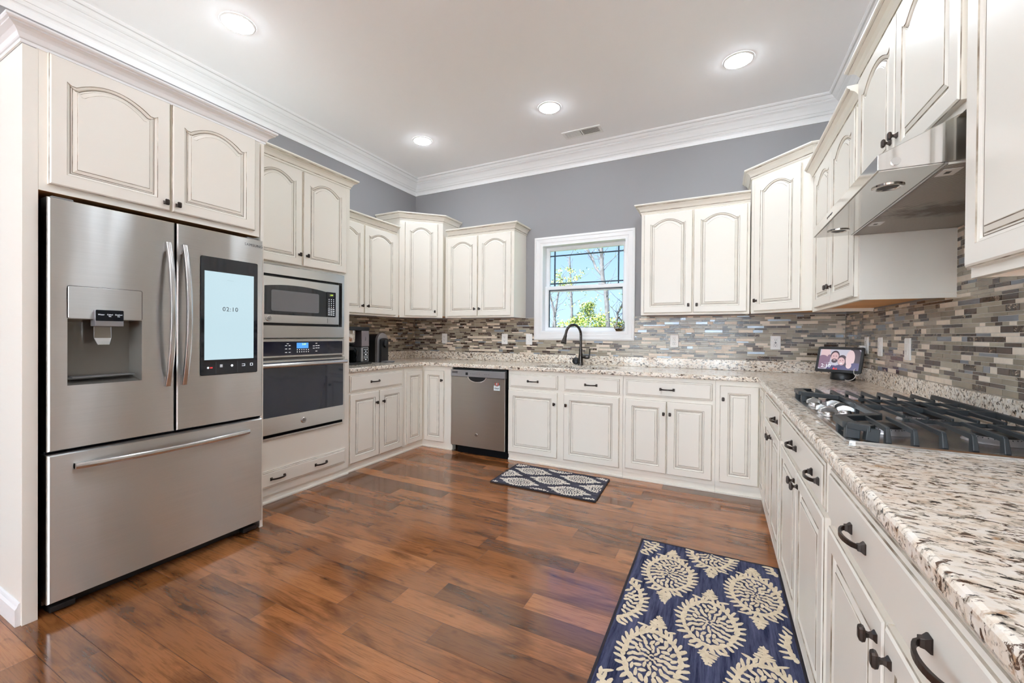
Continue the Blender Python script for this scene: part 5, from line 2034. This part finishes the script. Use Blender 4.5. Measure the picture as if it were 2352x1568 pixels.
TG = 'trees outside the window'
p1 = [(.40, 9, GZ), (.38, 9, .6), (.35, 9, 1.4), (.31, 9, 2.19), (.27, 9, 2.67), (.17, 9, 3.02), (.15, 9, 3.3), (.13, 9, 3.72), (.12, 9, 4.03), (.08, 9.05, 5.2), (.15, 9.1, 6.4)]
p2 = [(.14, 9, 3.15), (-.06, 9.05, 3.38), (-.20, 9.1, 3.74), (-.36, 9.1, 4.0), (-.47, 9.1, 4.12), (-.9, 9.2, 5.0)]
rn = random.Random(2)
sparse = [(rn.uniform(-1.0, 1.3), rn.uniform(8.8, 9.6), rn.uniform(1.9, 4.8), .16, .16, .12) for _ in range(26)]
tree('bare_tree', 'tall forked tree with nearly bare branches, seen through the window', 'tree', (.40, 9, GZ), [(p1, .085, .045), (p2, .045, .02)] + twigs(p1, 26, .9, 5) + twigs(p2, 10, .6, 6), sparse, .035, ['leaf_c', 'leaf_b'], 1, 260, TG)
bl = []
rn = random.Random(8)
for _ in range(46):
    a, h_ = rn.random() * 6.28, rn.random()
    R2 = .62 * math.sqrt(max(.02, 1 - (h_ * 1.02) ** 2.2))
    bl.append((.15 + R2 * math.cos(a) * rn.random() ** .5, 7.5 + R2 * math.sin(a) * rn.random() ** .5, .5 + h_ * 1.62, .20, .20, .17))
tree('round_bush', 'dense yellow-green bush low in the window', 'bush', (.15, 7.5, GZ), [([(.15, 7.5, GZ), (.15, 7.5, .5), (.15, 7.5, 1.5)], .05, .02)], bl, .034, ['leaf_a', 'leaf_b', 'leaf_c'], 3, 2600, TG)
p3 = [(-1.46, 11, GZ), (-1.48, 11, 1.43), (-1.5, 11, 2.37), (-1.54, 11, 3.03), (-1.60, 11, 4.2)]
rn = random.Random(12)
bl = [(rn.gauss(-1.5, .55), 11 + rn.uniform(-.4, .4), rn.uniform(1.9, 3.1), .15, .15, .12) for _ in range(24)]
tree('thin_tree', 'slender pale tree with sparse leaves, behind the bush in the window', 'tree', (-1.46, 11, GZ), [(p3, .06, .03)] + twigs(p3, 24, .8, 9, .010), bl, .04, ['leaf_c', 'leaf_b'], 4, 330, TG)
rn = random.Random(21)
bl = [(rn.gauss(-1.55, .34), 10 + rn.uniform(-.3, .3), rn.uniform(2.85, 3.62), .16, .16, .13) for _ in range(24)]
p4 = [(-2.0, 10.2, GZ), (-1.9, 10.1, 1.5), (-1.7, 10, 2.6), (-1.55, 10, 3.3)]
tree('yellow_tree', 'leafy yellow-green tree top on the refrigerator side of the window', 'tree', (-2.0, 10.2, GZ), [(p4, .06, .02)] + twigs(p4, 12, .6, 13, .01), bl, .04, ['leaf_c', 'leaf_a'], 5, 1000, TG)
p5 = [(.36, 10, GZ), (.39, 10, 1.42), (.43, 10, 1.96), (.63, 10, 2.32), (.9, 10, 3.1)]
rn = random.Random(31)
bl = [(rn.gauss(.7, .35), 10 + rn.uniform(-.3, .3), rn.uniform(1.3, 2.2), .15, .15, .12) for _ in range(12)]
tree('leaning_tree', 'leaning dark-trunked sapling on the stove side of the window', 'tree', (.36, 10, GZ), [(p5, .05, .03)] + twigs(p5, 20, .7, 14, .010), bl, .035, ['leaf_c', 'leaf_b'], 6, 380, TG)
p6 = [(-1.36, 9, GZ), (-1.40, 9, 1.4), (-1.48, 9, 2.09), (-1.62, 9, 2.6)]
tree('dark_sapling', 'dark leaning sapling low at the window edge on the refrigerator side', 'tree', (-1.36, 9, GZ), [(p6, .05, .03)] + twigs(p6, 14, .5, 15, .010), [], .035, ['leaf_c'], 7, 1, TG)
rn = random.Random(41)
bl = [(rn.uniform(-5.5, 2.5), 15 + rn.uniform(-1, 1), rn.uniform(.2, 1.9), .5, .4, .36) for _ in range(60)]
o = thing('distant_shrubs', 'hazy low belt of pale green shrubs far behind the bush in the window', 'shrubs', (-1.5, 15, GZ))
o['kind'] = 'stuff'
leafage('foliage', [(b_[0] + 1.5, b_[1] - 15, b_[2] - GZ) + b_[3:] for b_ in bl], .07, ['leaf_c', 'leaf_a'], o, 8, 620)
